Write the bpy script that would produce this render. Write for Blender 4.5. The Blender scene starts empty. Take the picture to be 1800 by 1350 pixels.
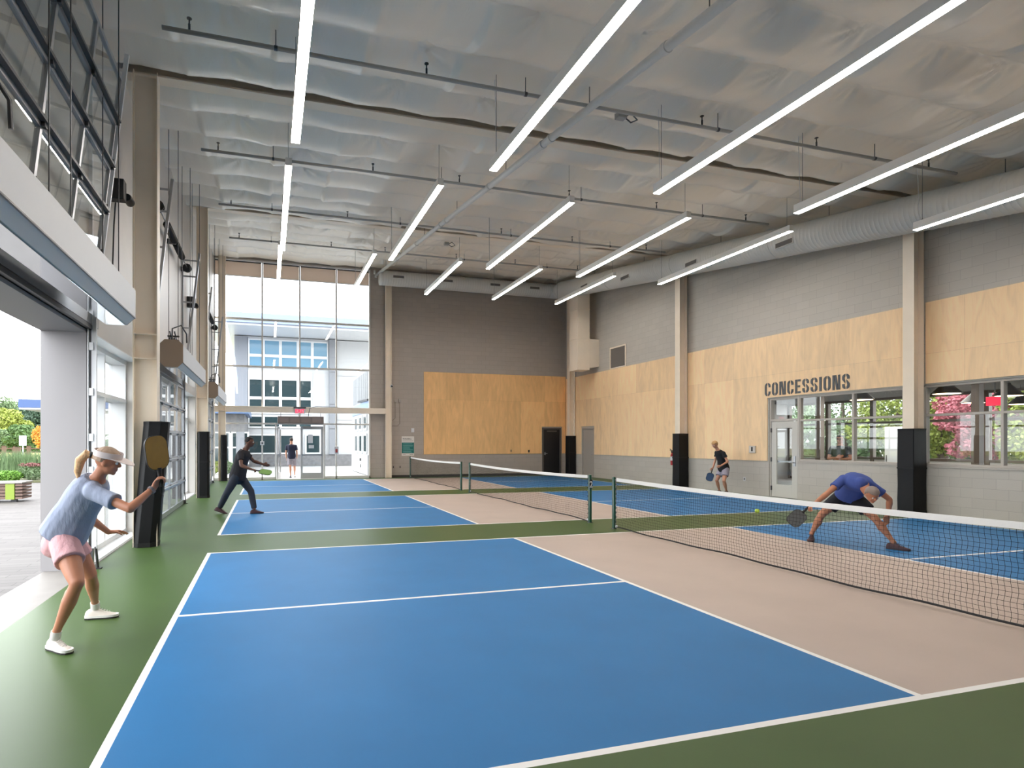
import bpy, bmesh, math, random
import numpy as np
from mathutils import Vector, Matrix
random.seed(7)
SC = bpy.context.scene
COL = SC.collection
# ------------------------------------------------------------ camera
cd = bpy.data.cameras.new('camera'); cam = bpy.data.objects.new('camera', cd); COL.objects.link(cam)
cam.location = (0.8115, -2.4997, 1.5348)
cam.rotation_euler = (math.pi/2, 0, -0.2847)
cd.sensor_fit = 'HORIZONTAL'; cd.sensor_width = 36; cd.lens = 36*1016.87/1800
cd.shift_x = (900-769.44)/1800; cd.shift_y = (777.43-675)/1800
cd.clip_start = 0.05; cd.clip_end = 600
SC.camera = cam
# ------------------------------------------------------------ world: bright overcast sky
W = bpy.data.worlds.new('overcast_sky'); SC.world = W; W.use_nodes = True
wn = W.node_tree.nodes; wl = W.node_tree.links
bg = wn['Background']
tc = wn.new('ShaderNodeTexCoord'); sx = wn.new('ShaderNodeSeparateXYZ'); rp = wn.new('ShaderNodeValToRGB')
wl.new(tc.outputs['Generated'], sx.inputs[0]); wl.new(sx.outputs['Z'], rp.inputs[0])
rp.color_ramp.elements[0].color = (0.95, 0.965, 1.0, 1); rp.color_ramp.elements[1].color = (0.93, 0.96, 1.0, 1)
wl.new(rp.outputs[0], bg.inputs['Color'])
bg.inputs['Strength'].default_value = 7.2
# ------------------------------------------------------------ exposure and sampling
SC.view_settings.view_transform = 'Standard'; SC.view_settings.look = 'None'
SC.view_settings.gamma = 1; SC.view_settings.use_curve_mapping = False
SC.view_settings.exposure = 0.0
SC.cycles.max_bounces = 10; SC.cycles.diffuse_bounces = 5; SC.cycles.glossy_bounces = 4
SC.cycles.transparent_max_bounces = 24; SC.cycles.use_denoising = True
SC.cycles.sample_clamp_indirect = 6.0
SC.cycles.caustics_reflective = False; SC.cycles.caustics_refractive = False
LED = 43.0        # emission of the linear lights

# ------------------------------------------------------------ materials
def lin(c):
    return tuple((x/255/12.92 if x/255 <= .04045 else ((x/255+.055)/1.055)**2.4) for x in c)
MATS = {}
def mat(name, rgb, rough=.6, metal=0., var=0., vscale=3., bump=0., bscale=40., stretch=None, spec=None, emit=None, es=0., coat=0., srgb=True):
    if name in MATS: return MATS[name]
    m = bpy.data.materials.new(name); m.use_nodes = True; MATS[name] = m
    n = m.node_tree.nodes; l = m.node_tree.links; p = n['Principled BSDF']
    c = lin(rgb) if srgb else rgb
    p.inputs['Base Color'].default_value = (*c, 1)
    p.inputs['Roughness'].default_value = rough; p.inputs['Metallic'].default_value = metal
    if spec is not None: p.inputs['Specular IOR Level'].default_value = spec
    if coat: p.inputs['Coat Weight'].default_value = coat
    if emit: p.inputs['Emission Color'].default_value = (*emit, 1); p.inputs['Emission Strength'].default_value = es
    geo = n.new('ShaderNodeNewGeometry'); mp = n.new('ShaderNodeMapping'); l.new(geo.outputs['Position'], mp.inputs[0])
    if stretch: mp.inputs['Scale'].default_value = stretch
    if var:
        t = n.new('ShaderNodeTexNoise'); t.inputs['Scale'].default_value = vscale; t.inputs['Detail'].default_value = 4
        l.new(mp.outputs[0], t.inputs['Vector'])
        r = n.new('ShaderNodeMapRange'); r.inputs[1].default_value = .25; r.inputs[2].default_value = .75
        r.inputs[3].default_value = 1-var; r.inputs[4].default_value = 1+var
        l.new(t.outputs['Fac'], r.inputs[0])
        x = n.new('ShaderNodeVectorMath'); x.operation = 'SCALE'; x.inputs[0].default_value = c
        l.new(r.outputs[0], x.inputs['Scale']); l.new(x.outputs[0], p.inputs['Base Color'])
    if bump:
        t2 = n.new('ShaderNodeTexNoise'); t2.inputs['Scale'].default_value = bscale; t2.inputs['Detail'].default_value = 5
        l.new(mp.outputs[0], t2.inputs['Vector'])
        b = n.new('ShaderNodeBump'); b.inputs['Strength'].default_value = bump; b.inputs['Distance'].default_value = .02
        l.new(t2.outputs['Fac'], b.inputs['Height']); l.new(b.outputs[0], p.inputs['Normal'])
    return m
def mk_glass(name, tint=(1, 1, 1), ior=1.5, haze=0.):
    m = bpy.data.materials.new(name); m.use_nodes = True; n = m.node_tree.nodes; l = m.node_tree.links
    n.remove(n['Principled BSDF']); o = n['Material Output']
    tr = n.new('ShaderNodeBsdfTransparent'); tr.inputs[0].default_value = (*tint, 1)
    gl = n.new('ShaderNodeBsdfGlossy'); gl.inputs['Roughness'].default_value = haze
    f = n.new('ShaderNodeFresnel'); g = n.new('ShaderNodeNewGeometry'); mr = n.new('ShaderNodeMapRange')
    mr.inputs[3].default_value = ior; mr.inputs[4].default_value = 1/ior; l.new(g.outputs['Backfacing'], mr.inputs[0]); l.new(mr.outputs[0], f.inputs['IOR'])
    mx = n.new('ShaderNodeMixShader'); l.new(f.outputs[0], mx.inputs[0]); l.new(tr.outputs[0], mx.inputs[1]); l.new(gl.outputs[0], mx.inputs[2])
    l.new(mx.outputs[0], o.inputs['Surface']); MATS[name] = m
    return m
def mk_block(name, axis, rgb):
    """painted concrete block: joints as bump, slightly darker in the joint"""
    m = bpy.data.materials.new(name); m.use_nodes = True; n = m.node_tree.nodes; l = m.node_tree.links; p = n['Principled BSDF']
    g = n.new('ShaderNodeNewGeometry'); s = n.new('ShaderNodeSeparateXYZ'); c = n.new('ShaderNodeCombineXYZ')
    l.new(g.outputs['Position'], s.inputs[0]); l.new(s.outputs['Y' if axis == 'x' else 'X'], c.inputs['X']); l.new(s.outputs['Z'], c.inputs['Y'])
    b = n.new('ShaderNodeTexBrick'); l.new(c.outputs[0], b.inputs['Vector'])
    b.inputs['Scale'].default_value = 1; b.inputs['Brick Width'].default_value = .406; b.inputs['Row Height'].default_value = .203
    b.inputs['Mortar Size'].default_value = .0045; b.inputs['Mortar Smooth'].default_value = .4
    k = lin(rgb)
    b.inputs['Color1'].default_value = (*[v*1.03 for v in k], 1); b.inputs['Color2'].default_value = (*[v*.97 for v in k], 1)
    b.inputs['Mortar'].default_value = (*[v*.78 for v in k], 1)
    l.new(b.outputs['Color'], p.inputs['Base Color']); p.inputs['Roughness'].default_value = .55
    t = n.new('ShaderNodeTexNoise'); t.inputs['Scale'].default_value = 60; l.new(g.outputs['Position'], t.inputs['Vector'])
    ma = n.new('ShaderNodeMath'); ma.operation = 'MULTIPLY_ADD'; ma.inputs[1].default_value = -1.5; l.new(b.outputs['Fac'], ma.inputs[0]); l.new(t.outputs['Fac'], ma.inputs[2])
    bu = n.new('ShaderNodeBump'); bu.inputs['Strength'].default_value = .35; bu.inputs['Distance'].default_value = .006
    l.new(ma.outputs[0], bu.inputs['Height']); l.new(bu.outputs[0], p.inputs['Normal'])
    MATS[name] = m; return m
def mk_ply(name, axis, rgb, off=0.):
    """birch plywood sheets 1.22 m wide, each a slightly different tone, vertical flame grain"""
    m = bpy.data.materials.new(name); m.use_nodes = True; n = m.node_tree.nodes; l = m.node_tree.links; p = n['Principled BSDF']
    g = n.new('ShaderNodeNewGeometry'); s = n.new('ShaderNodeSeparateXYZ'); c = n.new('ShaderNodeCombineXYZ')
    l.new(g.outputs['Position'], s.inputs[0]); l.new(s.outputs['Y' if axis == 'x' else 'X'], c.inputs['X']); l.new(s.outputs['Z'], c.inputs['Y'])
    mp = n.new('ShaderNodeMapping'); mp.inputs['Location'].default_value = (off, -1.0, 0); l.new(c.outputs[0], mp.inputs[0])
    b = n.new('ShaderNodeTexBrick'); l.new(mp.outputs[0], b.inputs['Vector'])
    b.inputs['Scale'].default_value = 1; b.inputs['Brick Width'].default_value = 1.22; b.inputs['Row Height'].default_value = 2.44
    b.inputs['Mortar Size'].default_value = .003; b.inputs['Mortar Smooth'].default_value = .2; b.offset = 0; 
    k = lin(rgb)
    b.inputs['Color1'].default_value = (*[v*1.08 for v in k], 1); b.inputs['Color2'].default_value = (*[v*.90 for v in k], 1)
    b.inputs['Mortar'].default_value = (*[v*.72 for v in k], 1)
    m2 = n.new('ShaderNodeMapping'); m2.inputs['Scale'].default_value = (2.2, .45, 1); l.new(c.outputs[0], m2.inputs[0])
    t = n.new('ShaderNodeTexNoise'); t.inputs['Scale'].default_value = 2.4; t.inputs['Detail'].default_value = 6; t.inputs['Distortion'].default_value = 1.2
    l.new(m2.outputs[0], t.inputs['Vector'])
    m3 = n.new('ShaderNodeMapping'); m3.inputs['Scale'].default_value = (60, 3, 1); l.new(c.outputs[0], m3.inputs[0])
    t3 = n.new('ShaderNodeTexNoise'); t3.inputs['Scale'].default_value = 1; l.new(m3.outputs[0], t3.inputs['Vector'])
    ad = n.new('ShaderNodeMath'); ad.operation = 'MULTIPLY_ADD'; ad.inputs[1].default_value = .35; l.new(t3.outputs['Fac'], ad.inputs[0]); l.new(t.outputs['Fac'], ad.inputs[2])
    r = n.new('ShaderNodeMapRange'); r.inputs[1].default_value = .35; r.inputs[2].default_value = 1.0; r.inputs[3].default_value = .84; r.inputs[4].default_value = 1.12
    l.new(ad.outputs[0], r.inputs[0])
    x = n.new('ShaderNodeVectorMath'); x.operation = 'SCALE'; l.new(b.outputs['Color'], x.inputs[0]); l.new(r.outputs[0], x.inputs['Scale'])
    l.new(x.outputs[0], p.inputs['Base Color']); p.inputs['Roughness'].default_value = .5
    MATS[name] = m; return m
def mk_paver(name):
    m = bpy.data.materials.new(name); m.use_nodes = True; n = m.node_tree.nodes; l = m.node_tree.links; p = n['Principled BSDF']
    g = n.new('ShaderNodeNewGeometry'); b = n.new('ShaderNodeTexBrick'); l.new(g.outputs['Position'], b.inputs['Vector'])
    b.inputs['Scale'].default_value = 1; b.inputs['Brick Width'].default_value = .62; b.inputs['Row Height'].default_value = .155
    b.inputs['Mortar Size'].default_value = .004; b.offset = .37; b.inputs['Mortar Smooth'].default_value = .3
    b.inputs['Color1'].default_value = (*lin((92, 88, 85)), 1); b.inputs['Color2'].default_value = (*lin((76, 72, 69)), 1); b.inputs['Mortar'].default_value = (*lin((42, 39, 37)), 1)
    l.new(b.outputs['Color'], p.inputs['Base Color']); p.inputs['Roughness'].default_value = .7
    bu = n.new('ShaderNodeBump'); bu.inputs['Strength'].default_value = .4; bu.inputs['Distance'].default_value = .01; bu.invert = True
    l.new(b.outputs['Fac'], bu.inputs['Height']); l.new(bu.outputs[0], p.inputs['Normal'])
    MATS[name] = m; return m

cream = mat('cream_painted_steel', (244, 229, 209), .42, var=.03)
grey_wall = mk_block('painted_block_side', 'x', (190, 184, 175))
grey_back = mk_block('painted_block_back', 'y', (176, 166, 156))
ply_x = mk_ply('birch_plywood_side', 'x', (255, 220, 174), .3)
ply_y = mk_ply('birch_plywood_back', 'y', (250, 200, 138), .1)
pale_panel = mat('pale_wall_panel', (205, 200, 195), .45, var=.03, bump=.05, bscale=2)
white_metal = mat('white_metal', (214, 214, 216), .35)
alu = mat('clear_aluminium', (176, 178, 182), .32, .85)
alu_pale = mat('pale_aluminium_frame', (222, 224, 226), .4, .1)
dark_steel = mat('dark_galvanised_steel', (96, 96, 98), .4, .8)
black_pad = mat('black_vinyl_padding', (13, 13, 16), .5, spec=.3, bump=.15, bscale=6)
black = mat('black_paint', (22, 22, 24), .45)
rubber = mat('black_rubber', (16, 16, 17), .7)
duct_grey = mat('pale_grey_duct_paint', (215, 213, 208), .5)
silver = mat('brushed_silver_sheet', (206, 206, 207), .5, .1, spec=.25, bump=.03, bscale=3)
mirror_alu = mat('polished_aluminium_underside', (215, 218, 222), .08, .95, bump=.03, bscale=4)
bronze = mat('tan_end_panel', (150, 132, 116), .3, .2)
fix_white = mat('white_light_housing', (240, 237, 232), .4)
led = mat('led_diffuser', (255, 250, 245), .5, emit=(1, .935, .865), es=LED)
glass = mk_glass('clear_glass', (.97, .985, .98), 1.5)
glass_d = mk_glass('door_glass', (.95, .97, .97), 1.5)
g_green = mat('green_court_paint', (66, 90, 44), .4, spec=.2, var=.07, vscale=1.3, bump=.05, bscale=350)
g_blue = mat('blue_court_paint', (40, 114, 170), .5, spec=.2, var=.06, vscale=1.6, bump=.05, bscale=350)
g_tan = mat('tan_court_paint', (188, 171, 160), .5, spec=.25, var=.05, vscale=1.4, bump=.05, bscale=350)
g_line = mat('white_line_paint', (240, 238, 234), .5)
concrete = mat('pale_concrete', (128, 124, 119), .6, var=.07, vscale=4, bump=.05)
post_green = mat('dark_green_steel', (8, 66, 48), .35, coat=.3)
cord = mat('black_net_cord', (18, 18, 20), .7)
tape = mat('white_net_tape', (236, 235, 232), .7, bump=.1, bscale=30)
paver = mk_paver('grey_pavers')

# ------------------------------------------------------------ mesh helper
class MB:
    def __init__(s): s.v = []; s.f = []; s.m = []
    def add(s, vs, fs, m=0):
        o = len(s.v); s.v += [tuple(map(float, v)) for v in vs]
        for f in fs: s.f.append(tuple(i+o for i in f)); s.m.append(m)
        return s
    def box(s, x0, x1, y0, y1, z0, z1, m=0):
        x0, x1 = min(x0, x1), max(x0, x1); y0, y1 = min(y0, y1), max(y0, y1); z0, z1 = min(z0, z1), max(z0, z1)
        return s.add([(x0,y0,z0),(x1,y0,z0),(x1,y1,z0),(x0,y1,z0),(x0,y0,z1),(x1,y0,z1),(x1,y1,z1),(x0,y1,z1)],
              [(0,3,2,1),(4,5,6,7),(0,1,5,4),(1,2,6,5),(2,3,7,6),(3,0,4,7)], m)
    def bar(s, p, q, w, h, m=0, up=(0,0,1)):
        p, q = Vector(p), Vector(q); d = (q-p).normalized(); u = Vector(up)
        if abs(d.dot(u)) > .95: u = Vector((1,0,0)) if abs(d.x) < .9 else Vector((0,1,0))
        a = d.cross(u).normalized()*w/2; b = a.cross(d).normalized()*h/2
        vs = [c+i*a+j*b for c in (p, q) for i, j in ((-1,-1),(1,-1),(1,1),(-1,1))]
        return s.add(vs, [(0,1,2,3),(7,6,5,4),(0,4,5,1),(1,5,6,2),(2,6,7,3),(3,7,4,0)], m)
    def ring(s, rings, m=0, caps=True, closed=False):
        n = len(rings[0]); vs = [v for r in rings for v in r]; fs = []
        K = len(rings)
        for i in range(K if closed else K-1):
            a, b = i*n, ((i+1) % K)*n
            for j in range(n): fs.append((a+j, a+(j+1) % n, b+(j+1) % n, b+j))
        if caps and not closed: fs += [tuple(range(n-1, -1, -1)), tuple((K-1)*n+j for j in range(n))]
        return s.add(vs, fs, m)
    def tube(s, pts, r, n=8, m=0, caps=True):
        pts = [Vector(p) for p in pts]; rs = r if isinstance(r, (list, tuple)) else [r]*len(pts)
        rings = []; prev = None
        for i, p in enumerate(pts):
            d = (pts[min(i+1, len(pts)-1)]-pts[max(i-1, 0)]).normalized()
            if prev is None:
                u = Vector((0,0,1)) if abs(d.z) < .9 else Vector((0,1,0))
                a = d.cross(u).normalized()
            else:
                a = (prev-d*prev.dot(d)).normalized()
            prev = a; b = d.cross(a)
            rings.append([p+rs[i]*(math.cos(2*math.pi*k/n)*a+math.sin(2*math.pi*k/n)*b) for k in range(n)])
        return s.ring(rings, m, caps)
    def lathe(s, c, prof, n=20, m=0, axis=(0,0,1)):
        c = Vector(c); ax = Vector(axis).normalized(); u = Vector((1,0,0)) if abs(ax.x) < .9 else Vector((0,1,0))
        a = (u-ax*u.dot(ax)).normalized(); b = ax.cross(a)
        return s.ring([[c+ax*z+max(r, 1e-4)*(math.cos(2*math.pi*k/n)*a+math.sin(2*math.pi*k/n)*b) for k in range(n)] for r, z in prof], m)
    def ext(s, poly, vec, m=0):
        v = Vector(vec); P = [Vector(p) for p in poly]
        return s.ring([P, [p+v for p in P]], m)
    def ball(s, c, r, n=12, k=8, m=0, M=None):
        c = Vector(c); r = (r, r, r) if isinstance(r, (int, float)) else r
        rings = []
        for i in range(k+1):
            t = math.pi*(.02+.96*i/k)-math.pi/2
            rg = []
            for j in range(n):
                a = 2*math.pi*j/n; q = Vector((r[0]*math.cos(t)*math.cos(a), r[1]*math.cos(t)*math.sin(a), r[2]*math.sin(t)))
                rg.append(c+(M @ q if M else q))
            rings.append(rg)
        return s.ring(rings, m)
    def obj(s, name, mats, parent=None, smooth=False, bevel=0., fix=True):
        me = bpy.data.meshes.new(name); me.from_pydata(s.v, [], s.f)
        mats = mats if isinstance(mats, (list, tuple)) else [mats]
        for x in mats: me.materials.append(x)
        if len(mats) > 1: me.polygons.foreach_set('material_index', s.m)
        if fix:
            bm = bmesh.new(); bm.from_mesh(me); bmesh.ops.recalc_face_normals(bm, faces=bm.faces); bm.to_mesh(me); bm.free()
        if smooth:
            me.polygons.foreach_set('use_smooth', [True]*len(me.polygons))
            if smooth != 2:
                try: me.set_sharp_from_angle(angle=math.radians(40))
                except Exception: pass
        me.update()
        o = bpy.data.objects.new(name, me); COL.objects.link(o)
        if parent is not None: put(o, parent)
        if bevel:
            b = o.modifiers.new('bevel', 'BEVEL'); b.width = bevel; b.segments = 2; b.limit_method = 'ANGLE'; b.angle_limit = math.radians(40)
        return o
def wm(o):
    M = Matrix.LocRotScale(o.location, o.rotation_euler, o.scale)
    if o.parent: return wm(o.parent) @ o.matrix_parent_inverse @ M
    return M
def put(o, parent):
    o.parent = parent; o.matrix_parent_inverse = wm(parent).inverted()
def tag(o, label=None, cat=None, group=None, kind=None):
    if label: o['label'] = label
    if cat: o['category'] = cat
    if group: o['group'] = group
    if kind: o['kind'] = kind
    return o
def thing(name, label, cat, loc=(0,0,0), group=None, kind=None):
    o = bpy.data.objects.new(name, None); COL.objects.link(o); o.location = loc; o.empty_display_size = .1
    return tag(o, label, cat, group, kind)
def kids(o): return [c for c in COL.objects if c.parent == o]
def copy_tree(o, dloc, label=None):
    m = {}
    def rec(a, par):
        b = a.copy(); COL.objects.link(b)
        if par is not None: mi = a.matrix_parent_inverse.copy(); b.parent = par; b.matrix_parent_inverse = mi
        for c in kids(a): rec(c, b)
        return b
    r = rec(o, None); r.location = Vector(o.location)+Vector(dloc)
    if label: r['label'] = label
    return r
def S(o, label=None): o['kind'] = 'structure'; 
def struct(mb, name, mats, parent=None, **k):
    o = mb.obj(name, mats, parent, **k)
    if parent is None: o['kind'] = 'structure'
    return o
def text_mesh(body, size, depth, M, name, m, parent, bold=0., sx=1., align='LEFT'):
    c = bpy.data.curves.new(name, 'FONT'); c.body = body; c.size = size; c.extrude = depth; c.offset = bold; c.align_x = align
    t = bpy.data.objects.new(name, c); COL.objects.link(t)
    dg = bpy.context.evaluated_depsgraph_get(); me = bpy.data.meshes.new_from_object(t.evaluated_get(dg))
    COL.objects.unlink(t); bpy.data.objects.remove(t); bpy.data.curves.remove(c)
    me.transform(M @ Matrix.Diagonal((sx, 1, 1, 1))); me.materials.clear(); me.materials.append(m)
    o = bpy.data.objects.new(name, me); COL.objects.link(o)
    if parent is not None: put(o, parent)
    return o
WX, WY, LX = 14.45, 22.3, -1.28      # right wall, back wall, left wall faces
YF = -8.5                             # front wall behind the camera
def ceil(y): return 6.1+.137*y
# ============================================================ FLOOR with the three painted courts
xs = [-1.26, 0, .05, 4.572, 4.622, 8.789, 8.839, 13.36, 13.41, WX]
cys = [-7.68, 0, 7.68, 15.37]
ys = [YF]
for c in cys: ys += [c, c+.05, c+3.023, c+3.073, c+6.046, c+6.096]
ys += [WY]
fl = MB()
for i in range(len(xs)-1):
    for j in range(len(ys)-1):
        x = (xs[i]+xs[i+1])/2; y = (ys[j]+ys[j+1])/2; m = 0
        for c in cys:
            if c < y < c+6.096 and 0 < x < 13.41:
                ly = y-c; lw = lambda a: x > a and x < a+.05
                if ly < .05 or ly > 6.046 or x < .05 or x > 13.36 or 4.572 < x < 4.622 or 8.789 < x < 8.839: m = 3
                elif 4.622 < x < 8.789: m = 2
                elif 3.023 < ly < 3.073: m = 3
                else: m = 1
        fl.add([(xs[i],ys[j],0),(xs[i+1],ys[j],0),(xs[i+1],ys[j+1],0),(xs[i],ys[j+1],0)], [(0,1,2,3)], m)
fl.add([(-1.26,YF,0),(-1.26,YF,-.1),(WX,YF,-.1),(WX,YF,0)], [(0,1,2,3)], 0)
struct(fl, 'floor', [g_green, g_blue, g_tan, g_line], fix=False)
struct(MB().box(-1.75, -1.26, YF, WY+.25, -.1, -.002), 'trim_1', concrete)
struct(MB().box(-60, -1.75, -30, 60, -.3, -.02), 'paving', [paver])
struct(MB().box(-4, 60, WY+.25, 60, -.3, -.015).box(-1.75,WX+.2,WY,WY+.25,-.3,-.01), 'walkway', mat('pale_walkway_concrete', (186,184,181), .7, var=.05, vscale=1))

# ============================================================ WALLS
def ywall(mb, x0, x1, y0, y1, z0, z1=None, m=0):
    a = z1 if z1 is not None else ceil(y0)+.3; b = z1 if z1 is not None else ceil(y1)+.3
    mb.ext([(x0,y0,z0),(x0,y1,z0),(x0,y1,b),(x0,y0,a)], (x1-x0,0,0), m)
HD = 2.9
wl_ = MB()
ywall(wl_, -1.75, LX, YF, WY+.0, HD)
for a, b in ((YF,-2.1),(.6,1.2),(5.45,5.66),(8.3,8.9),(13.2,13.35),(16.0,16.5),(20.9,21.05)):
    ywall(wl_, -1.75, LX, a, b, 0, HD)
struct(wl_, 'wall_left', pale_panel)
# right wall with the concession windows and door cut out
wr = MB()
T = .2
ywall(wr, WX, WX+T, YF, 3.8, 0); ywall(wr, WX, WX+T, 3.8, WY, 2.77)
ywall(wr, WX, WX+T, 3.8, 6.6, 0, 1.03); ywall(wr, WX, WX+T, 6.6, 7.0, 0, 2.77); ywall(wr, WX, WX+T, 7.0, 9.68, 0, 1.03)
ywall(wr, WX, WX+T, 10.62, 19.82, 0, 2.77); ywall(wr, WX, WX+T, 19.82, 20.8, 2.17, 2.77); ywall(wr, WX, WX+T, 20.8, WY, 0, 2.77)
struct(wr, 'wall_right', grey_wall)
wb = MB()
wb.box(5.03, 13.2, WY, WY+.2, 0, 9.6).box(13.2, 14.2, WY, WY+.2, 2.22, 9.6).box(14.2, WX+.2, WY, WY+.2, 0, 9.6)
wb.box(-1.75, 5.03, WY, WY+.2, 8.97, 9.6)
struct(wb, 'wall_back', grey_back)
struct(MB().box(-1.75, WX+T, YF-.2, YF, 0, 5.4), 'wall_front', mat('dark_grey_wall', (96,92,88), .6))
# dark base strip along back and right walls
struct(MB().box(5.95, 13.2, WY-.012, WY, .0, .1), 'baseboard_back', mat('dark_base', (58,56,54), .6))

# ============================================================ CEILING: vinyl faced insulation billowing between purlins
def ceiling_mesh():
    mb = MB()
    pur = [2.58-1.13*k for k in range(1, 10)][::-1]+[2.58, 3.68, 4.80, 5.88, 6.76]
    b2 = [7.12, 8.05, 9.18, 10.3, 11.45, 12.6, 13.7, 14.5]
    b3 = [14.86, 15.75, 16.85, 17.95, 19.05, 20.15, 21.25, 22.32]
    rng = np.random.RandomState(3)
    for seg in (pur, b2, b3):
        Y = []
        for i in range(len(seg)-1):
            n = 22; Y += [seg[i]+(seg[i+1]-seg[i])*k/n for k in range(n)]
        Y.append(seg[-1]); Y = np.array(Y)
        X = np.arange(LX-.02, WX+.25, .045)
        XX, YY = np.meshgrid(X, Y)
        Z = ceil(YY)
        sp = np.array(seg)
        idx = np.clip(np.searchsorted(sp, YY, side='right')-1, 0, len(sp)-2)
        t = (YY-sp[idx])/(sp[idx+1]-sp[idx])
        # blanket widths along x: 1.22 m, pinned
        ph = (XX-.28)/1.22; pin = np.abs(ph-np.round(ph))*2         # 0 at a pin, 1 between
        rnd = rng.rand(60, 20)
        kx = np.floor(ph+.5).astype(int) % 20
        amp = .14+.08*rnd[idx+8, kx]
        prof = np.sin(np.pi*np.clip(t, 0, 1)**1.25)**.85
        Z -= amp*prof*(.75+.25*pin)
        Z -= .022*pin**1.5*(1-prof)+.0*t
        Z += .02*np.sin(XX*1.7+idx*2.1)*prof
        # star wrinkles round some pins
        for s_ in seg[1:-1]:
            for k in range(0, 12):
                px = .28+1.22*k
                if rng.rand() < .7:
                    dx = XX-px; dy = YY-s_; r = np.hypot(dx, dy); th = np.arctan2(dy, dx)
                    nn = rng.randint(8, 13); a0 = rng.rand()*6
                    side = .5+.5*np.sin(th+rng.choice([-1, 1])*1.2)
                    Z += (.022+.016*rng.rand())*np.sin(nn*th+a0)*np.exp(-(r/.36)**2)*np.clip(r/.08, 0, 1)*side
        # fine gathers along the seams
        Z += .006*np.sin(XX*29+3*np.sin(XX*2.3))*np.exp(-((t-.0)/.16)**2)+.004*np.sin(XX*31+idx)*np.exp(-((t-1)/.18)**2)
        nx = len(X); ny = len(Y); vs = np.stack([XX.ravel(), YY.ravel(), Z.ravel()], 1)
        fs = [(j*nx+i, j*nx+i+1, (j+1)*nx+i+1, (j+1)*nx+i) for j in range(ny-1) for i in range(nx-1)]
        mb.add(vs.tolist(), fs, 0)
    # closing skin above (roof deck) so that no daylight leaks through
    for a, b in ((YF-.2, 22.6),):
        mb.ext([(-1.75,a,ceil(a)+.30),(-1.75,b,ceil(b)+.30),(-1.75,b,ceil(b)+.4),(-1.75,a,ceil(a)+.4)], (WX+T+1.8,0,0), 1)
    return mb
def mk_vinyl():
    m = bpy.data.materials.new('silver_vinyl_insulation'); m.use_nodes = True; n = m.node_tree.nodes; l = m.node_tree.links; p = n['Principled BSDF']
    p.inputs['Base Color'].default_value = (*lin((242,233,220)), 1); p.inputs['Roughness'].default_value = .4; p.inputs['Metallic'].default_value = .15; p.inputs['Coat Weight'].default_value = .22; p.inputs['Coat Roughness'].default_value = .12
    g = n.new('ShaderNodeNewGeometry')
    mp = n.new('ShaderNodeMapping'); mp.inputs['Scale'].default_value = (7, 2.2, 1); l.new(g.outputs['Position'], mp.inputs[0])
    t = n.new('ShaderNodeTexNoise'); t.inputs['Scale'].default_value = 1.2; t.inputs['Detail'].default_value = 3; t.inputs['Distortion'].default_value = 2.2; t.noise_type = 'RIDGED_MULTIFRACTAL'
    l.new(mp.outputs[0], t.inputs['Vector'])
    t2 = n.new('ShaderNodeTexNoise'); t2.inputs['Scale'].default_value = 1.3; l.new(g.outputs['Position'], t2.inputs['Vector'])
    mu = n.new('ShaderNodeMath'); mu.operation = 'MULTIPLY'; l.new(t.outputs['Fac'], mu.inputs[0]); l.new(t2.outputs['Fac'], mu.inputs[1])
    b = n.new('ShaderNodeBump'); b.inputs['Strength'].default_value = .3; b.inputs['Distance'].default_value = .012
    l.new(mu.outputs[0], b.inputs['Height']); l.new(b.outputs[0], p.inputs['Normal'])
    MATS['vinyl'] = m; return m
vinyl = mk_vinyl()
struct(ceiling_mesh(), 'ceiling', [vinyl, black], smooth=2, fix=False)

# roof frame beams (their lower flange shows below a dark gap in the insulation)
for i, (y, lab) in enumerate(((6.94,'cream steel roof beam across the ceiling above the nearest padded columns'),(14.68,'cream steel roof beam across the ceiling, halfway back, above the second columns'))):
    b = MB(); z = ceil(y)-.075
    b.box(-1.2, WX-.02, y-.06, y+.16, z-.03, z-.005).box(-1.2, WX-.02, y+.03, y+.045, z-.005, z+.3)
    tag(b.obj('roof_beam', cream), lab, 'beam', 'steel roof beams under the insulation')

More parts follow.
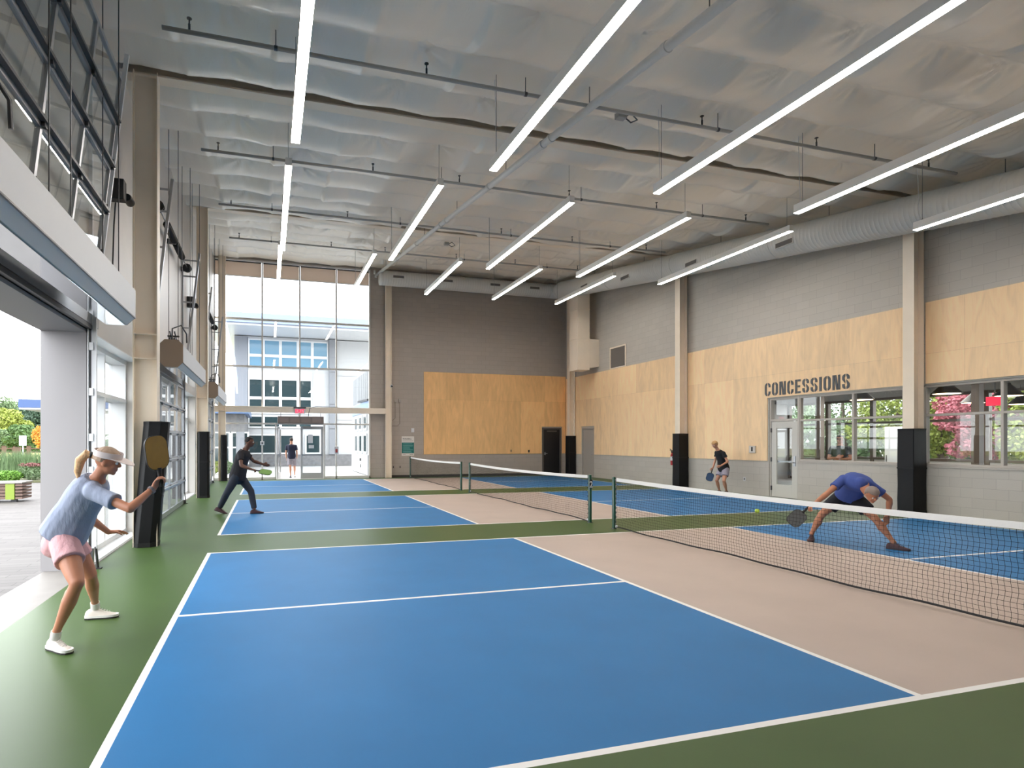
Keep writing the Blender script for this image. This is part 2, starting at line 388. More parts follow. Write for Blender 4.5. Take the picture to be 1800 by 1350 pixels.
# ============================================================ COLUMNS and pads
def column(x0, x1, y0, y1, ztop, label, web='x', plates=()):
    """I-section; flanges perpendicular to x (web='x')"""
    t = thing('steel_column', label, 'column', ((x0+x1)/2, (y0+y1)/2, 0), 'cream steel columns')
    b = MB(); w = .014; ym = (y0+y1)/2
    b.box(x0, x0+w, y0, y1, 0, ztop).box(x1-w, x1, y0, y1, 0, ztop).box(x0+w, x1-w, ym-.006, ym+.006, 0, ztop)
    b.obj('column_shaft', cream, t)
    for z in plates: MB().box(x0+w, x1-w, y0+.004, y1-.004, z, z+.014).obj('stiffener_plate', cream, t)
    return t
def wrap_pad(x0, x1, y0, y1, z1, label, dx=0., ch=.05, strap=None):
    """chamfered vinyl pad open at the back, leaning by dx at the top"""
    t = thing('column_pad', label, 'padding', ((x0+x1)/2, (y0+y1)/2, 0), 'black pads wrapped round the columns')
    o = [(x0,y0+ch),(x0+ch,y0),(x1-ch,y0),(x1,y0+ch),(x1,y1-ch),(x1-ch,y1),(x0+ch,y1),(x0,y1-ch)]
    def at(P, z, g=0.):
        cx_, cy_ = (x0+x1)/2, (y0+y1)/2
        return [(cx_+(x-cx_)*(1+g)+dx*z/z1, cy_+(y-cy_)*(1+g), z) for x, y in P]
    b = MB(); rows = [.06, .3, .62, 1.0, 1.4, z1-.05, z1]
    b.ring([at(o, z, .015*math.sin(i*2.3)) for i, z in enumerate(rows)], 0)
    b.obj('pad_cover', black_pad, t, bevel=.006)
    MB().ring([at(o, .0, .03), at(o, .065, .03)]).obj('bottom_band', rubber, t)
    if strap: MB().ring([at(o, strap, .05), at(o, strap+.03, .05)]).obj('strap', rubber, t)
    return t
LC = [(-1.09,-.76,6.84,7.05),(-1.09,-.8,14.62,14.82),(-1.09,-.82,21.85,22.05)]
ll = ['left hand','','']
for i, ((a,b_,c,d), lab) in enumerate(zip(LC, ('cream steel column by the large open doorway behind the woman with the paddle','cream steel column on the door wall, second from the open doorway','cream steel column on the door wall beside the tall back glazing'))):
    column(a, b_, c, d, ceil(c)-.05, lab, plates=((2.76,3.12) if i < 2 else (2.8,)))
RC = [(14.1,14.4,6.54,6.77),(14.1,14.4,13.9,14.14),(14.12,14.4,21.35,21.6)]
for (a,b_,c,d), lab in zip(RC, ('cream steel column on the right wall between the two concession windows','cream steel column on the right wall beside the fire extinguisher','cream steel column in the far right corner beside the vertical duct')):
    column(a, b_, c, d, ceil(c)-.4, lab)
column(5.66, 5.91, 21.98, 22.2, 8.9, 'cream steel column beside the tall back glazing, left of the grey block wall')
wrap_pad(-1.1, -.76, 6.78, 7.12, 1.84, 'black pad leaning on the column nearest the open doorway, behind the raised paddle', dx=.15, ch=.09)
wrap_pad(-1.06, -.76, 14.58, 14.88, 1.83, 'black strapped pad on the door wall column second from the open doorway', strap=.98)
wrap_pad(-1.0, -.76, 21.82, 22.08, 1.83, 'black strapped pad on the column at the left end of the back glazing', strap=1.05)
wrap_pad(14.03, 14.42, 6.5, 6.84, 1.83, 'black pad on the right wall column between the two concession windows', ch=.01, strap=.96)
wrap_pad(14.04, 14.42, 13.86, 14.2, 1.83, 'black strapped pad on the right wall column beside the fire extinguisher', ch=.01, strap=1.0)
wrap_pad(14.06, 14.42, 21.3, 21.64, 1.83, 'black strapped pad in the far right corner beside the black door', ch=.01, strap=1.05)

# ============================================================ WOOD PANELLING
def rects(mb, axis, p0, p1, rs, m=0):
    for a, b, z0, z1 in rs:
        if axis == 'x': mb.box(p0, p1, a, b, z0, z1, m)
        else: mb.box(a, b, p0, p1, z0, z1, m)
    return mb
def pan(axis, p0, p1, rs, m, label):
    tag(rects(MB(), axis, p0, p1, rs).obj('plywood_panelling', m), label, 'wood panelling', 'birch plywood wall panelling')
X0, X1 = WX-.022, WX-.001
pan('x', X0, X1, [(14.15,19.77,1.0,4.55),(19.77,20.86,2.25,4.55),(20.86,22.25,1.0,4.55)], ply_x, 'birch plywood panelling on the right wall around the grey door, below the square grille')
pan('x', X0, X1, [(10.66,13.92,1.0,4.55),(6.78,10.66,2.8,4.55)], ply_x, 'birch plywood panelling on the right wall carrying the CONCESSIONS lettering')
pan('x', X0, X1, [(3.6,6.53,2.8,4.55),(-1,3.6,1.0,4.55)], ply_x, 'birch plywood panelling above the right hand concession window')
pan('y', WY-.03, WY-.001, [(7.42,13.17,1.0,4.66),(13.17,14.23,2.27,4.66),(14.23,WX-.03,1.0,4.66)], ply_y, 'birch plywood panelling on the back wall above the far net')

# ============================================================ DOORS in the right and back walls
def plain_door(name, x0, x1, y0, y1, z1, m, fm, face, label):
    t = thing(name, label, 'door', ((x0+x1)/2, (y0+y1)/2, 0)); t['kind'] = 'structure'
    return t
t = plain_door('door_1', 0,0,0,0,0,None,None,None, 'plain grey door in the plywood on the right wall')
gm = mat('grey_door_paint', (166,160,152), .45)
MB().box(WX+.02, WX+.065, 19.87, 20.75, .01, 2.12).obj('door_leaf', gm, t)
MB().box(WX-.01, WX+.1, 19.82, 19.87, 0, 2.17).box(WX-.01, WX+.1, 20.75, 20.8, 0, 2.17).box(WX-.01, WX+.1, 19.82, 20.8, 2.12, 2.17).obj('door_frame', gm, t)
MB().lathe((WX+.02, 20.0, 1.0), [(.028,0),(.028,-.01)], 12, axis=(1,0,0)).tube([(WX-.03,20.0,1.0),(WX-.03,20.1,1.0)], .008).tube([(WX+.02,20,1.0),(WX-.03,20,1.0)], .008).obj('lever_handle', alu, t, smooth=True)
for z in (.3, 1.1, 1.9): MB().box(WX+.005, WX+.022, 20.73, 20.76, z-.05, z+.05).obj('hinge', alu, t)
t = thing('door_2', 'black door at the right end of the back wall', 'door', (13.7, WY, 0), kind='structure')
bd = mat('near_black_door', (32,31,33), .4); bf = mat('dark_grey_frame', (92,88,84), .45)
MB().box(13.26, 14.12, WY+.02, WY+.06, .01, 2.15).obj('door_leaf', bd, t)
MB().box(13.2, 13.26, WY-.035, WY+.1, 0, 2.22).box(14.12, 14.18, WY-.035, WY+.1, 0, 2.22).box(13.26, 14.12, WY-.035, WY+.1, 2.15, 2.22).obj('door_frame', bf, t)
MB().box(13.45, 13.95, WY-.03, WY+.02, 2.03, 2.09).obj('door_closer', bf, t)
MB().tube([(13.34, WY-.03, 1.0), (13.46, WY-.03, 1.0)], .01).box(13.32, 13.36, WY-.035, WY+.02, .93, 1.07).obj('lever_handle', alu, t)

# concession door and windows (right wall)
fr = mat('taupe_window_frame', (188,181,172), .4)
def cframe(mb, ys_, zs, x0=WX+.03, x1=WX+.14, w=.05):
    for y in ys_: mb.box(x0, x1, y-w/2, y+w/2, zs[0], zs[-1])
    for z in zs: mb.box(x0+.001, x1-.001, ys_[0], ys_[-1], z-w/2, z+w/2)
t = thing('window_1', 'concession window left of the padded column', 'window', (WX, 8.3, 0), kind='structure')
m_ = MB(); cframe(m_, [7.0+.02, 8.19, 9.66], [1.055, 2.12, 2.745]); m_.obj('window_frame', fr, t, bevel=.003)
for a, b in ((7.045, 8.165), (8.215, 9.635)):
    for c, d in ((1.08, 2.095), (2.145, 2.72)): MB().box(WX+.08, WX+.088, a, b, c, d).obj('pane', glass, t)
MB().box(WX-.02, WX+.16, 7.0, 9.68, 1.0, 1.03).obj('window_sill', fr, t)
t = thing('window_2', 'concession window right of the padded column', 'window', (WX, 5.2, 0), kind='structure')
m_ = MB(); cframe(m_, [3.83, 5.2, 6.575], [1.055, 2.12, 2.745]); m_.obj('window_frame', fr, t, bevel=.003)
for a, b in ((3.86, 5.175), (5.225, 6.55)):
    for c, d in ((1.08, 2.095), (2.145, 2.72)): MB().box(WX+.08, WX+.088, a, b, c, d).obj('pane', glass, t)
MB().box(WX-.02, WX+.16, 3.8, 6.6, 1.0, 1.03).obj('window_sill', fr, t)
t = thing('door_3', 'glazed concession door below the lettering', 'door', (WX, 10.1, 0), kind='structure')
MB().box(WX+.02,WX+.15,9.66,9.72,0,2.77).box(WX+.02,WX+.15,10.57,10.62,0,2.77).box(WX+.02,WX+.15,9.72,10.57,2.12,2.18).box(WX+.02,WX+.15,9.72,10.57,2.72,2.77).obj('door_frame', fr, t, bevel=.003)
lf = mat('pale_grey_door', (205,202,194), .4)
MB().box(WX+.03,WX+.075,9.73,9.9,.01,2.11).box(WX+.03,WX+.075,10.4,10.56,.01,2.11).box(WX+.03,WX+.075,9.9,10.4,.01,.36).box(WX+.03,WX+.075,9.9,10.4,1.93,2.11).obj('door_leaf', lf, t, bevel=.003)
MB().box(WX+.048,WX+.056,9.9,10.4,.36,1.93).obj('door_glass', glass_d, t)
MB().box(WX+.08,WX+.088,9.72,10.57,2.18,2.72).obj('transom_pane', glass, t)
MB().box(WX+.015,WX+.03,9.78,9.84,.88,1.16).tube([(WX+.02,9.81,.98),(WX-.04,9.81,.98),(WX-.04,9.93,.98)],.011).obj('lever_handle', alu, t)
MB().box(WX+.076,WX+.11,9.75,10.5,.98,1.02).obj('push_bar', alu, t)
for z in (.25, 1.05, 1.87): MB().box(WX+.0,WX+.03,10.545,10.575,z-.06,z+.06).obj('hinge', dark_steel, t)

struct(MB().box(WX+.001, WX+T-.001, 2.7, 21, -.3, .004).box(13.2, 14.2, WY+.001, WY+.24, -.25, .004), 'trim_5', mat('door_threshold', (120,116,110), .5, .3))
# CONCESSIONS stencil lettering
def arc(cx, cz, rx, rz, th, a0, a1, n=8):
    o = []; 
    for k in range(n+1):
        a = math.radians(a0+(a1-a0)*k/n); o.append((cx+rx*math.cos(a), cz+rz*math.sin(a)))
    for k in range(n, -1, -1):
        a = math.radians(a0+(a1-a0)*k/n); o.append((cx+(rx-th)*math.cos(a), cz+(rz-th*1.15)*math.sin(a)))
    return o
def glyph(ch):
    w, h, t = .19, .37, .062; g = .016; P = []
    def R(x0, x1, z0, z1): P.append([(x0,z0),(x1,z0),(x1,z1),(x0,z1)])
    def U(cx, cz, sx_, sz, a0, a1): P.append(arc(cx, cz, sx_, sz, t, a0, a1))
    if ch in 'CO':
        # left half
        P.append([(w/2-g,h),(w/2-g,h-t*.85),(t*1.05,h-t*1.3),(t,h-.09),(t,.09),(t*1.05,t*1.3),(w/2-g,t*.85),(w/2-g,0),(.045,.012),(.008,.05),(0,.09),(0,h-.09),(.008,h-.05),(.045,h-.012)])
        if ch == 'O': P.append([(w-x, z) for x, z in P[0]])
        else:
            P.append([(w/2+g,h),(w/2+g,h-t*.85),(w-t,h-t*1.3),(w-t,h-.125),(w,h-.125),(w,h-.09),(w-.008,h-.05),(w-.045,h-.012)])
            P.append([(x, h-z) for x, z in P[1]])
    elif ch == 'N':
        w = .2; R(0, t*.86, 0, h); R(w-t*.86, w, 0, h); P.append([(t*.86+g, h),(t*.86+g,h-.13),(w-t*.86-g,.0),(w-t*.86-g,.15)][0:0] or [(t*.86+g-.012,h),(t*.86+g+.03,h),(w-t*.86-g+.012,.1),(w-t*.86-g+.012,0),(w-t*.86-g-.03,0),(t*.86+g-.012,h-.1)])
    elif ch == 'E':
        w = .165; R(0, t, 0, h); R(t+g, w, 0, t*.85); R(t+g, w, h-t*.85, h); R(t+g, w-.02, h/2-t*.42, h/2+t*.42)
    elif ch == 'I': w = t*1.05; R(0, w, 0, h)
    elif ch == 'S':
        P.append([(w/2-g,h),(w/2-g,h-t*.85),(t,h-t*1.25),(t*.95,h-.115),(w/2-g,h/2+.005),(w/2-g,h/2-.045),(.012,h/2+.035),(0,h-.13),(0,h-.08),(.01,h-.04),(.045,h-.01)])
        P.append([(w/2+g,h),(w/2+g,h-t*.85),(w-t,h-t*1.25),(w-t,h-.125),(w,h-.125),(w,h-.08),(w-.01,h-.04),(w-.045,h-.01)])
        P.append([(w-x, h-z) for x, z in P[0]]); P.append([(w-x, h-z) for x, z in P[1]])
    return P, w
sg = thing('lettering_sign', 'dark grey stencil CONCESSIONS lettering on the plywood above the concession door', 'sign', (X0, 9.5, 2.85))
sgm = mat('dark_grey_sign_metal', (74,76,80), .45, var=.2, vscale=5)
pen = 0.; adv = []
word = 'CONCESSIONS'
tot = sum(glyph(c)[1] for c in word); gap = (2.51-tot)/(len(word)-1)
for c in word:
    P, w = glyph(c); b = MB()
    for poly in P: b.ext([(X0-.012, 10.735-(pen+x), 2.845+z) for x, z in poly], (.011,0,0))
    b.obj('letter', sgm, sg); pen += w+gap
# ============================================================ DOOR WALL (left): storefront windows
def storefront(name, y0, y1, label):
    t = thing(name, label, 'window', (-1.5, y0, 0), kind='structure')
    ym = (y0+y1)/2; b = MB(); w = .05
    for y in (y0+w/2, ym, y1-w/2): b.box(-1.73, -1.48, y-w/2, y+w/2, .1, 2.84)
    for z, h in ((.05,.1),(2.22,.06),(2.86,.08)): b.box(-1.735, -1.475, y0, y1, z-h/2, z+h/2)
    b.obj('window_frame', alu_pale, t, bevel=.003)
    MB().box(-1.5, LX, y0, y1, 0, .03).obj('window_sill', alu_pale, t)
    for a, c in ((y0+w, ym-w/2), (ym+w/2, y1-w)):
        for z0, z1 in ((.1, 2.19), (2.25, 2.82)): MB().box(-1.68, -1.672, a, c, z0, z1).obj('pane', glass, t)
    MB().box(-1.75, LX-.001, y0, y1, 2.885, 2.899).obj('head_trim', alu_pale, t)
storefront('window_3', 5.66, 8.3, 'storefront window between the open doorway and the closed glass door')
storefront('window_4', 13.35, 16.0, 'storefront window beside the second door wall column')
storefront('window_5', 21.05, 22.25, 'narrow storefront window at the far end of the door wall')
storefront('window_6', -2.1, .6, 'storefront window on the near side of the open doorway')

# overhead glass doors with high-lift tracks
DX = -1.235
def track_x(z): return DX+.015+max(0, z-3.25)*.112
def overhead(y0, y1, raised, label):
    t = thing('overhead_door', label, 'door', (DX, (y0+y1)/2, 0), 'glass overhead doors')
    n, h = 5, (.55 if raised else .58); z0 = 3.22 if raised else 0.0
    ncol = 4
    for k in range(n):
        za, zb = z0+k*h+.004, z0+(k+1)*h-.004
        sec = MB()
        def P(y, z, d=0.):
            return (track_x(z)+d if raised else DX+d, y, z)
        def fbar(ya, yb, z1_, z2_, m=0, d0=-.022, d1=.022):
            sec.add([P(ya,z1_,d0),P(yb,z1_,d0),P(yb,z2_,d0),P(ya,z2_,d0),P(ya,z1_,d1),P(yb,z1_,d1),P(yb,z2_,d1),P(ya,z2_,d1)],
                    [(0,1,2,3),(7,6,5,4),(0,4,5,1),(1,5,6,2),(2,6,7,3),(3,7,4,0)], m)
        bot = .1 if k == 0 else .045
        fbar(y0, y1, za, za+bot); fbar(y0, y1, zb-.045, zb)
        for c in range(ncol+1):
            y = y0+(y1-y0)*c/ncol; w = .05
            fbar(max(y0, y-w/2), min(y1, y+w/2), za+bot, zb-.045)
        s_ = sec.obj('door_section', alu, t)
        for c in range(ncol):
            ya = y0+(y1-y0)*c/ncol+.03; yb = y0+(y1-y0)*(c+1)/ncol-.03
            pm = MB(); pm.add([P(ya,za+bot),P(yb,za+bot),P(yb,zb-.045),P(ya,zb-.045),P(ya,za+bot,.006),P(yb,za+bot,.006),P(yb,zb-.045,.006),P(ya,zb-.045,.006)],
                    [(0,1,2,3),(7,6,5,4),(0,4,5,1),(1,5,6,2),(2,6,7,3),(3,7,4,0)])
            pm.obj('pane', glass_d, s_)
        # stiffening strut and hinges
        if k: 
            st = MB(); x = (track_x(za) if raised else DX)+.022
            st.box(x, x+.05, y0, y1, za-.012, za+.02)
            for c in range(1, ncol): y = y0+(y1-y0)*c/ncol; st.box(x, x+.03, y-.03, y+.03, za-.05, za+.06)
            st.obj('strut', dark_steel if raised else alu, s_)
        for y in (y0-.03, y1+.03):
            x = (track_x(za+.02) if raised else DX)+.03
            MB().tube([(x, y-.04, za+.03), (x, y+.04, za+.03)], .022, 10).box(x-.02, x+.02, y-.03, y+.0, za-.03, za+.09).obj('roller', dark_steel, s_)
    # tracks: vertical jamb track, slanted high-lift track, back angle and rungs
    for y, sgn in ((y0-.075, -1), (y1+.075, 1)):
        tr = MB()
        tr.box(DX-.01, DX+.05, y-.004, y+.004, .25, 3.1).box(DX+.044, DX+.05, y-.03*sgn, y, .25, 3.1).box(DX-.045, DX-.035, y-.04, y+.04, .0, 3.1)
        zt = min(6.3, ceil(y)-.30); tr.bar((DX+.02, y, 3.1), (track_x(zt)+.02, y, zt), .05, .035, up=(0,1,0))
        tr.bar((LX+.03, y, 3.1), (LX+.03, y, min(6.15, zt)), .04, .04, up=(0,1,0))
        for z in (3.75, 4.4, 5.05, 5.7, 6.1)[:(4 if y < 3 else 5)]: tr.bar((LX+.03, y, z), (track_x(z)+.02, y, z), .035, .02, up=(0,1,0))
        for z in (.5, 1.15, 1.55, 2.1, 2.65): tr.box(DX-.04, DX+.012, y-.03, y+.03, z, z+.09)
        tr.obj('door_track', alu if not raised else alu_pale, t)
        g = MB(); g.bar((DX+.06, y, .0), (DX+.035, y, .27), .07, .012, up=(1,0,0)).box(DX-.0, DX+.1, y-.035, y+.035, 0, .012)
        g.obj('track_guard', black, t)
    return t
overhead(1.2+.07, 5.45-.12, True, 'glass overhead door rolled up above the open doorway on the left')
overhead(8.9+.08, 13.2-.08, False, 'closed glass overhead door just past the leaning padded column')
overhead(16.5+.08, 20.9-.08, False, 'closed glass overhead door farthest along the door wall')
# white lining of the open doorway and its steel edge
lin_ = MB(); [lin_.box(-1.78, -1.29, a_, b_, 0, 2.9) for a_, b_ in ((13.14,13.199),(8.901,8.96),(20.84,20.899),(16.501,16.56))]; lin_.box(-1.78, -1.3, 5.40, 5.449, 0, 2.9).box(-1.78, -1.3, 1.201, 1.25, 0, 2.9).box(-1.78, -1.3, 1.25, 5.40, 2.86, 2.899)
struct(lin_, 'trim_2', mat('grey_white_lining', (146,144,145), .5))
struct(MB().box(-1.3, -1.235, 5.41, 5.45, 0, 2.95).box(-1.3, -1.235, 1.2, 1.24, 0, 2.95).box(-1.3, -1.235, 1.24, 5.41, 2.9, 2.95), 'trim_3', dark_steel)
# steel header channels above the doors
for a, b, in ((1.0,5.7),(8.7,13.4),(16.3,21.1)):
    struct(MB().box(LX, LX+.04, a, b, 2.96, 3.16), 'trim_4', alu)

# torsion spring shafts with coils and drums
def springs(y0, y1, z, label):
    t = thing('torsion_spring_shaft', label, 'door spring', (-1.12, (y0+y1)/2, z), 'torsion spring shafts above the doors')
    MB().tube([(-1.12, y0, z), (-1.12, y1, z)], .014, 8).obj('shaft', dark_steel, t)
    ym = (y0+y1)/2
    for a, b in ((ym-1.05, ym-.1), (ym+.1, ym+1.05)):
        n = 26*10; pts = [(-1.12+.062*math.cos(k*2*math.pi/10), a+(b-a)*k/n, z+.062*math.sin(k*2*math.pi/10)) for k in range(n+1)]
        MB().tube(pts, .013, 5).tube([(-1.12,a,z),(-1.12,b,z)], .055, 12).obj('coil_spring', black, t, smooth=True)
    for y in (y0+.15, y1-.15):
        MB().lathe((-1.12, y, z), [(.02,-.05),(.1,-.05),(.1,-.035),(.08,-.03),(.08,.03),(.1,.035),(.1,.05),(.02,.05)], 20, axis=(0,1,0)).obj('cable_drum', black, t, smooth=True)
    for y in (y0+.02, ym, y1-.02): MB().box(LX, -1.1, y-.03, y+.03, z-.05, z+.05).obj('bearing_plate', dark_steel, t)
springs(8.95, 13.15, 5.85, 'dark torsion spring shaft on the wall above the closed glass door nearest the open doorway')
springs(16.5, 20.9, 5.85, 'dark torsion spring shaft on the wall above the farthest glass door')
# operator motor and drive
def operator(y, z, label):
    t = thing('door_operator', label, 'door motor', (-1.15, y, z), 'door operator motors')
    MB().box(LX, -1.08, y-.08, y+.08, z-.15, z+.13).obj('motor_box', black, t, bevel=.01)
    MB().lathe((-1.08, y+.1, z-.05), [(.05,0),(.06,.04),(.06,.2),(.04,.24)], 16, axis=(0,1,0)).obj('motor_body', black, t, smooth=True)
    MB().tube([(-1.2,y,z-.18),(-1.22,y,z-.5),(-1.25,y,z-1.6)], .01, 6).obj('cable', black, t)
operator(14.25, 5.3, 'black door operator motor on the wall in front of the second column')
operator(6.35, 5.0, 'black door operator motor beside the column behind the raised paddle')

# air curtains over the three doors
def air_curtain(y0, y1, label):
    x0, x1 = -1.08, -.68; za, zb = 2.9, 3.4; c = .09
    t = thing('air_curtain', label, 'air curtain', ((x0+x1)/2, (y0+y1)/2, za), 'air curtains over the doors')
    prof = [(x0+c,za),(x1-c,za),(x1,za+c),(x1,zb-c),(x1-c,zb),(x0+c,zb),(x0,zb-c),(x0,za+c)]
    b = MB(); b.ext([(x, y0, z) for x, z in prof], (0, y1-y0, 0)); 
    b.obj('housing', silver, t, bevel=.004)
    MB().ext([(x, y0-.012, z) for x, z in prof], (0, .011, 0)).obj('end_panel', bronze, t)
    MB().ext([(x, y1+.001, z) for x, z in prof], (0, .011, 0)).obj('end_panel', bronze, t)
    MB().box(x0+c+.01, x1-c-.01, y0+.04, y1-.04, za-.012, za-.001).obj('underside_panel', mirror_alu, t)
    MB().box(x1-.03, x1+.004, y0, y1, za+c-.012, za+c+.0).obj('edge_trim', dark_steel, t)
    for y in (y0+.25, (y0+y1)/2, y1-.25):
        for x in (x0+.12, x1-.12):
            MB().tube([(x,y,zb),(x,y,ceil(y)-.03)], .006, 6).box(x-.02, x+.02, y-.02, y+.02, zb, zb+.03).obj('hanger_rod', dark_steel, t)
    br = MB()
    for x in (x0+.16, x1-.16):
        br.bar((x, y0+.05, zb+.02), (x-.02, y0+.45, zb+.13), .03, .03).bar((x, y0+.45, zb+.0), (x-.0, y0+.1, zb+.16), .02, .02)
    br.bar((x0+.1, y0+.25, zb+.1), (x1-.1, y0+.25, zb+.1), .03, .03)
    br.tube([(x0+.2,y0+.1,zb),(x0+.2,y0+.12,zb+.22),(x0+.34,y0+.2,zb+.3),(x0+.42,y0+.3,zb+.16),(x0+.42,y0+.32,zb)], .014, 8)
    br.obj('mounting_bracket', dark_steel, t, smooth=True)
    return t
air_curtain(1.2, 4.98, 'long silver air curtain above the open doorway, nearest of the three')
air_curtain(8.93, 12.86, 'silver air curtain with a tan end panel beside the column, middle of the three')
air_curtain(16.6, 20.4, 'silver air curtain near the tall back glazing, farthest of the three')

# small controls on the door wall
def keypad(y, label):
    t = thing('door_control', label, 'control box', (LX, y, 1.5), 'door control boxes')
    MB().box(LX, LX+.05, y-.09, y+.09, 1.46, 1.6).obj('case', white_metal, t, bevel=.006)
    MB().box(LX+.05, LX+.054, y-.05, y+.06, 1.49, 1.57).obj('display', black, t)
    MB().tube([(LX+.02,y+.05,1.6),(LX+.02,y+.05,2.6),(LX+.02,y+.2,2.85),(LX+.02,y+.2,3.3)], .011, 8).obj('conduit', cream, t, smooth=True)
    MB().tube([(LX+.02,y+.05,1.46),(LX+.02,y+.05,.15)], .008, 8).obj('lower_conduit', cream, t, smooth=True)
keypad(8.5, 'white door control box on the wall behind the leaning padded column')
keypad(16.2, 'white door control box on the wall behind the second door wall column')

# ============================================================ BACK GLAZING with entrance doors
t = thing('window_7', 'tall glazed end wall', 'window', (1.9, WY, 0), kind='structure')
b = MB(); mf = .06
MX = [-1.28, -.93, .567, 2.068, 3.574, 5.0]
for x in MX[0:1]+MX[1:3]+MX[4:]: b.box(x-mf/2, x+mf/2, WY-.06, WY+.08, 0, 8.97)
b.box(2.068-mf/2, 2.068+mf/2, WY-.06, WY+.08, 2.34, 8.97)
for z, h in ((2.30,.07),(4.63,.07),(6.55,.07),(8.94,.07)): b.box(-1.28, 5.03, WY-.058, WY+.078, z-h/2, z+h/2)
b.box(-1.28, 1.1, WY-.06, WY+.08, 0, .1).box(3.1, 5.03, WY-.06, WY+.08, 0, .1)
b.box(1.07, 1.14, WY-.06, WY+.08, 0, 2.3).box(3.04, 3.11, WY-.06, WY+.08, 0, 2.3)
b.obj('window_frame', mat('grey_mullion', (214,210,204), .4), t, bevel=.003)
for i in range(5):
    for z0, z1 in ((.1,2.26),(2.34,4.6),(4.67,6.51),(6.59,8.9)):
        a, c = MX[i]+.03, MX[i+1]-.03
        if z0 < .2:
            if i == 2: a, c = .597, 1.07
            if i == 3: a, c = 3.11, 3.544
            if i == 2 or i == 3:
                MB().box(a, c, WY, WY+.008, z0, z1).obj('pane', glass, t); continue
        MB().box(a, c, WY, WY+.008, z0, z1).obj('pane', glass, t)
shade_m = bpy.data.materials.new('beige_roller_shade'); shade_m.use_nodes = True; n_ = shade_m.node_tree.nodes; l_ = shade_m.node_tree.links
n_.remove(n_['Principled BSDF']); d_ = n_.new('ShaderNodeBsdfDiffuse'); t_ = n_.new('ShaderNodeBsdfTranslucent'); x_ = n_.new('ShaderNodeMixShader'); x_.inputs[0].default_value = .35
for q_ in (d_, t_): q_.inputs[0].default_value = (*lin((214,200,188)), 1)
l_.new(d_.outputs[0], x_.inputs[1]); l_.new(t_.outputs[0], x_.inputs[2]); l_.new(x_.outputs[0], n_['Material Output'].inputs['Surface'])
for i in range(5):
    a, c = MX[i]+.035, MX[i+1]-.035
    s_ = thing('roller_shade', ['beige roller shade at the top left corner of the back glazing, behind the column','beige roller shade at the top of the back glazing, first full pane from the left','beige roller shade at the top of the back glazing, second full pane from the left','beige roller shade at the top of the back glazing, second from the grey block wall','beige roller shade at the top of the back glazing, next to the grey block wall'][i], 'roller shade', ((a+c)/2, WY-.05, 8.3), 'roller shades rolled up over the back glazing')
    MB().box(a, c, WY-.045, WY-.041, 8.3, 8.84).obj('fabric', shade_m, s_)
    MB().box(a, c, WY-.055, WY-.035, 8.26, 8.3).obj('bottom_bar', alu_pale, s_)
    MB().tube([(a, WY-.05, 8.86), (c, WY-.05, 8.86)], .028, 10).obj('roller', dark_steel, s_)
# tube beam across the glazing
tag(MB().box(-1.26, 5.66, 21.98, 22.16, 2.75, 2.99).obj('cross_beam', cream, bevel=.01), 'cream square steel beam running across the tall back glazing', 'beam')
# doors
fm = mat('silver_door_frame', (190,187,184), .35, .2)
def leaf(t):
    w = .93
    MB().box(0,.09,-.022,.022,.01,2.2).box(w-.09,w,-.022,.022,.01,2.2).box(.09,w-.09,-.022,.022,.01,.26).box(.09,w-.09,-.022,.022,2.08,2.2).obj('door_leaf', fm, t, bevel=.003)
    MB().box(.09,w-.09,-.004,.004,.26,2.08).obj('door_glass', glass_d, t)
    MB().box(.05,w-.05,-.075,-.045,.98,1.03).box(.05,.1,-.06,-.02,.96,1.05).box(w-.1,w-.05,-.06,-.02,.96,1.05).obj('push_bar', alu, t)
    MB().box(.1,.45,-.07,-.03,2.1,2.16).obj('door_closer', alu, t)
d4 = thing('door_4', 'right leaf of the glazed entrance doors, closed', 'door', (0,0,0), kind='structure'); leaf(d4); 
d4.location = (2.1, WY, 0)
nt = MB().box(.3,.5,-.012,-.006,1.5,1.86).box(.33,.55,-.0125,-.0065,1.28,1.42); nt.obj('paper_notice', white_metal, d4)
for c in kids(d4): c.matrix_parent_inverse = Matrix()
d5 = thing('door_5', 'left leaf of the glazed entrance doors, swung open to the outside', 'door', (0,0,0), kind='structure'); leaf(d5)
for c in kids(d5): c.matrix_parent_inverse = Matrix()
d5.location = (1.18, WY+.03, 0); d5.rotation_euler = (0,0,math.radians(82))
t = thing('door_air_curtain', 'brown grey air curtain box over the glazed entrance doors', 'air curtain', (2.1, 22.05, 2.3))
MB().box(1.17, 3.02, 21.92, 22.2, 2.3, 2.6).obj('housing', mat('brown_grey_metal', (128,116,110), .35, .5, var=.12, vscale=3), t, bevel=.01)
for i in range(4): MB().box(1.23+.44*i, 1.6+.44*i, 21.912, 21.919, 2.35, 2.55).obj('intake_grille', mat('brown_grille', (140,126,120), .5, .3), t)
for x in (1.3, 2.0, 2.9): MB().tube([(x,22.05,2.6),(x,22.05,2.76)], .01, 6).obj('hanger_rod', dark_steel, t)
MB().tube([(2.4,22.0,2.6),(2.42,21.96,2.78),(2.46,21.96,2.95),(2.7,21.97,3.02),(3.6,21.97,3.01)], .012, 6).obj('cable', dark_steel, t, smooth=True)
t = thing('exit_sign', 'red lit EXIT sign hanging in front of the cream cross beam', 'exit sign', (2.05, 21.94, 2.7))
MB().box(1.84, 2.27, 21.93, 21.975, 2.71, 2.93).obj('housing', white_metal, t)
MB().box(1.8, 2.3, 21.9, 21.99, 2.93, 2.99).obj('canopy', dark_steel, t)
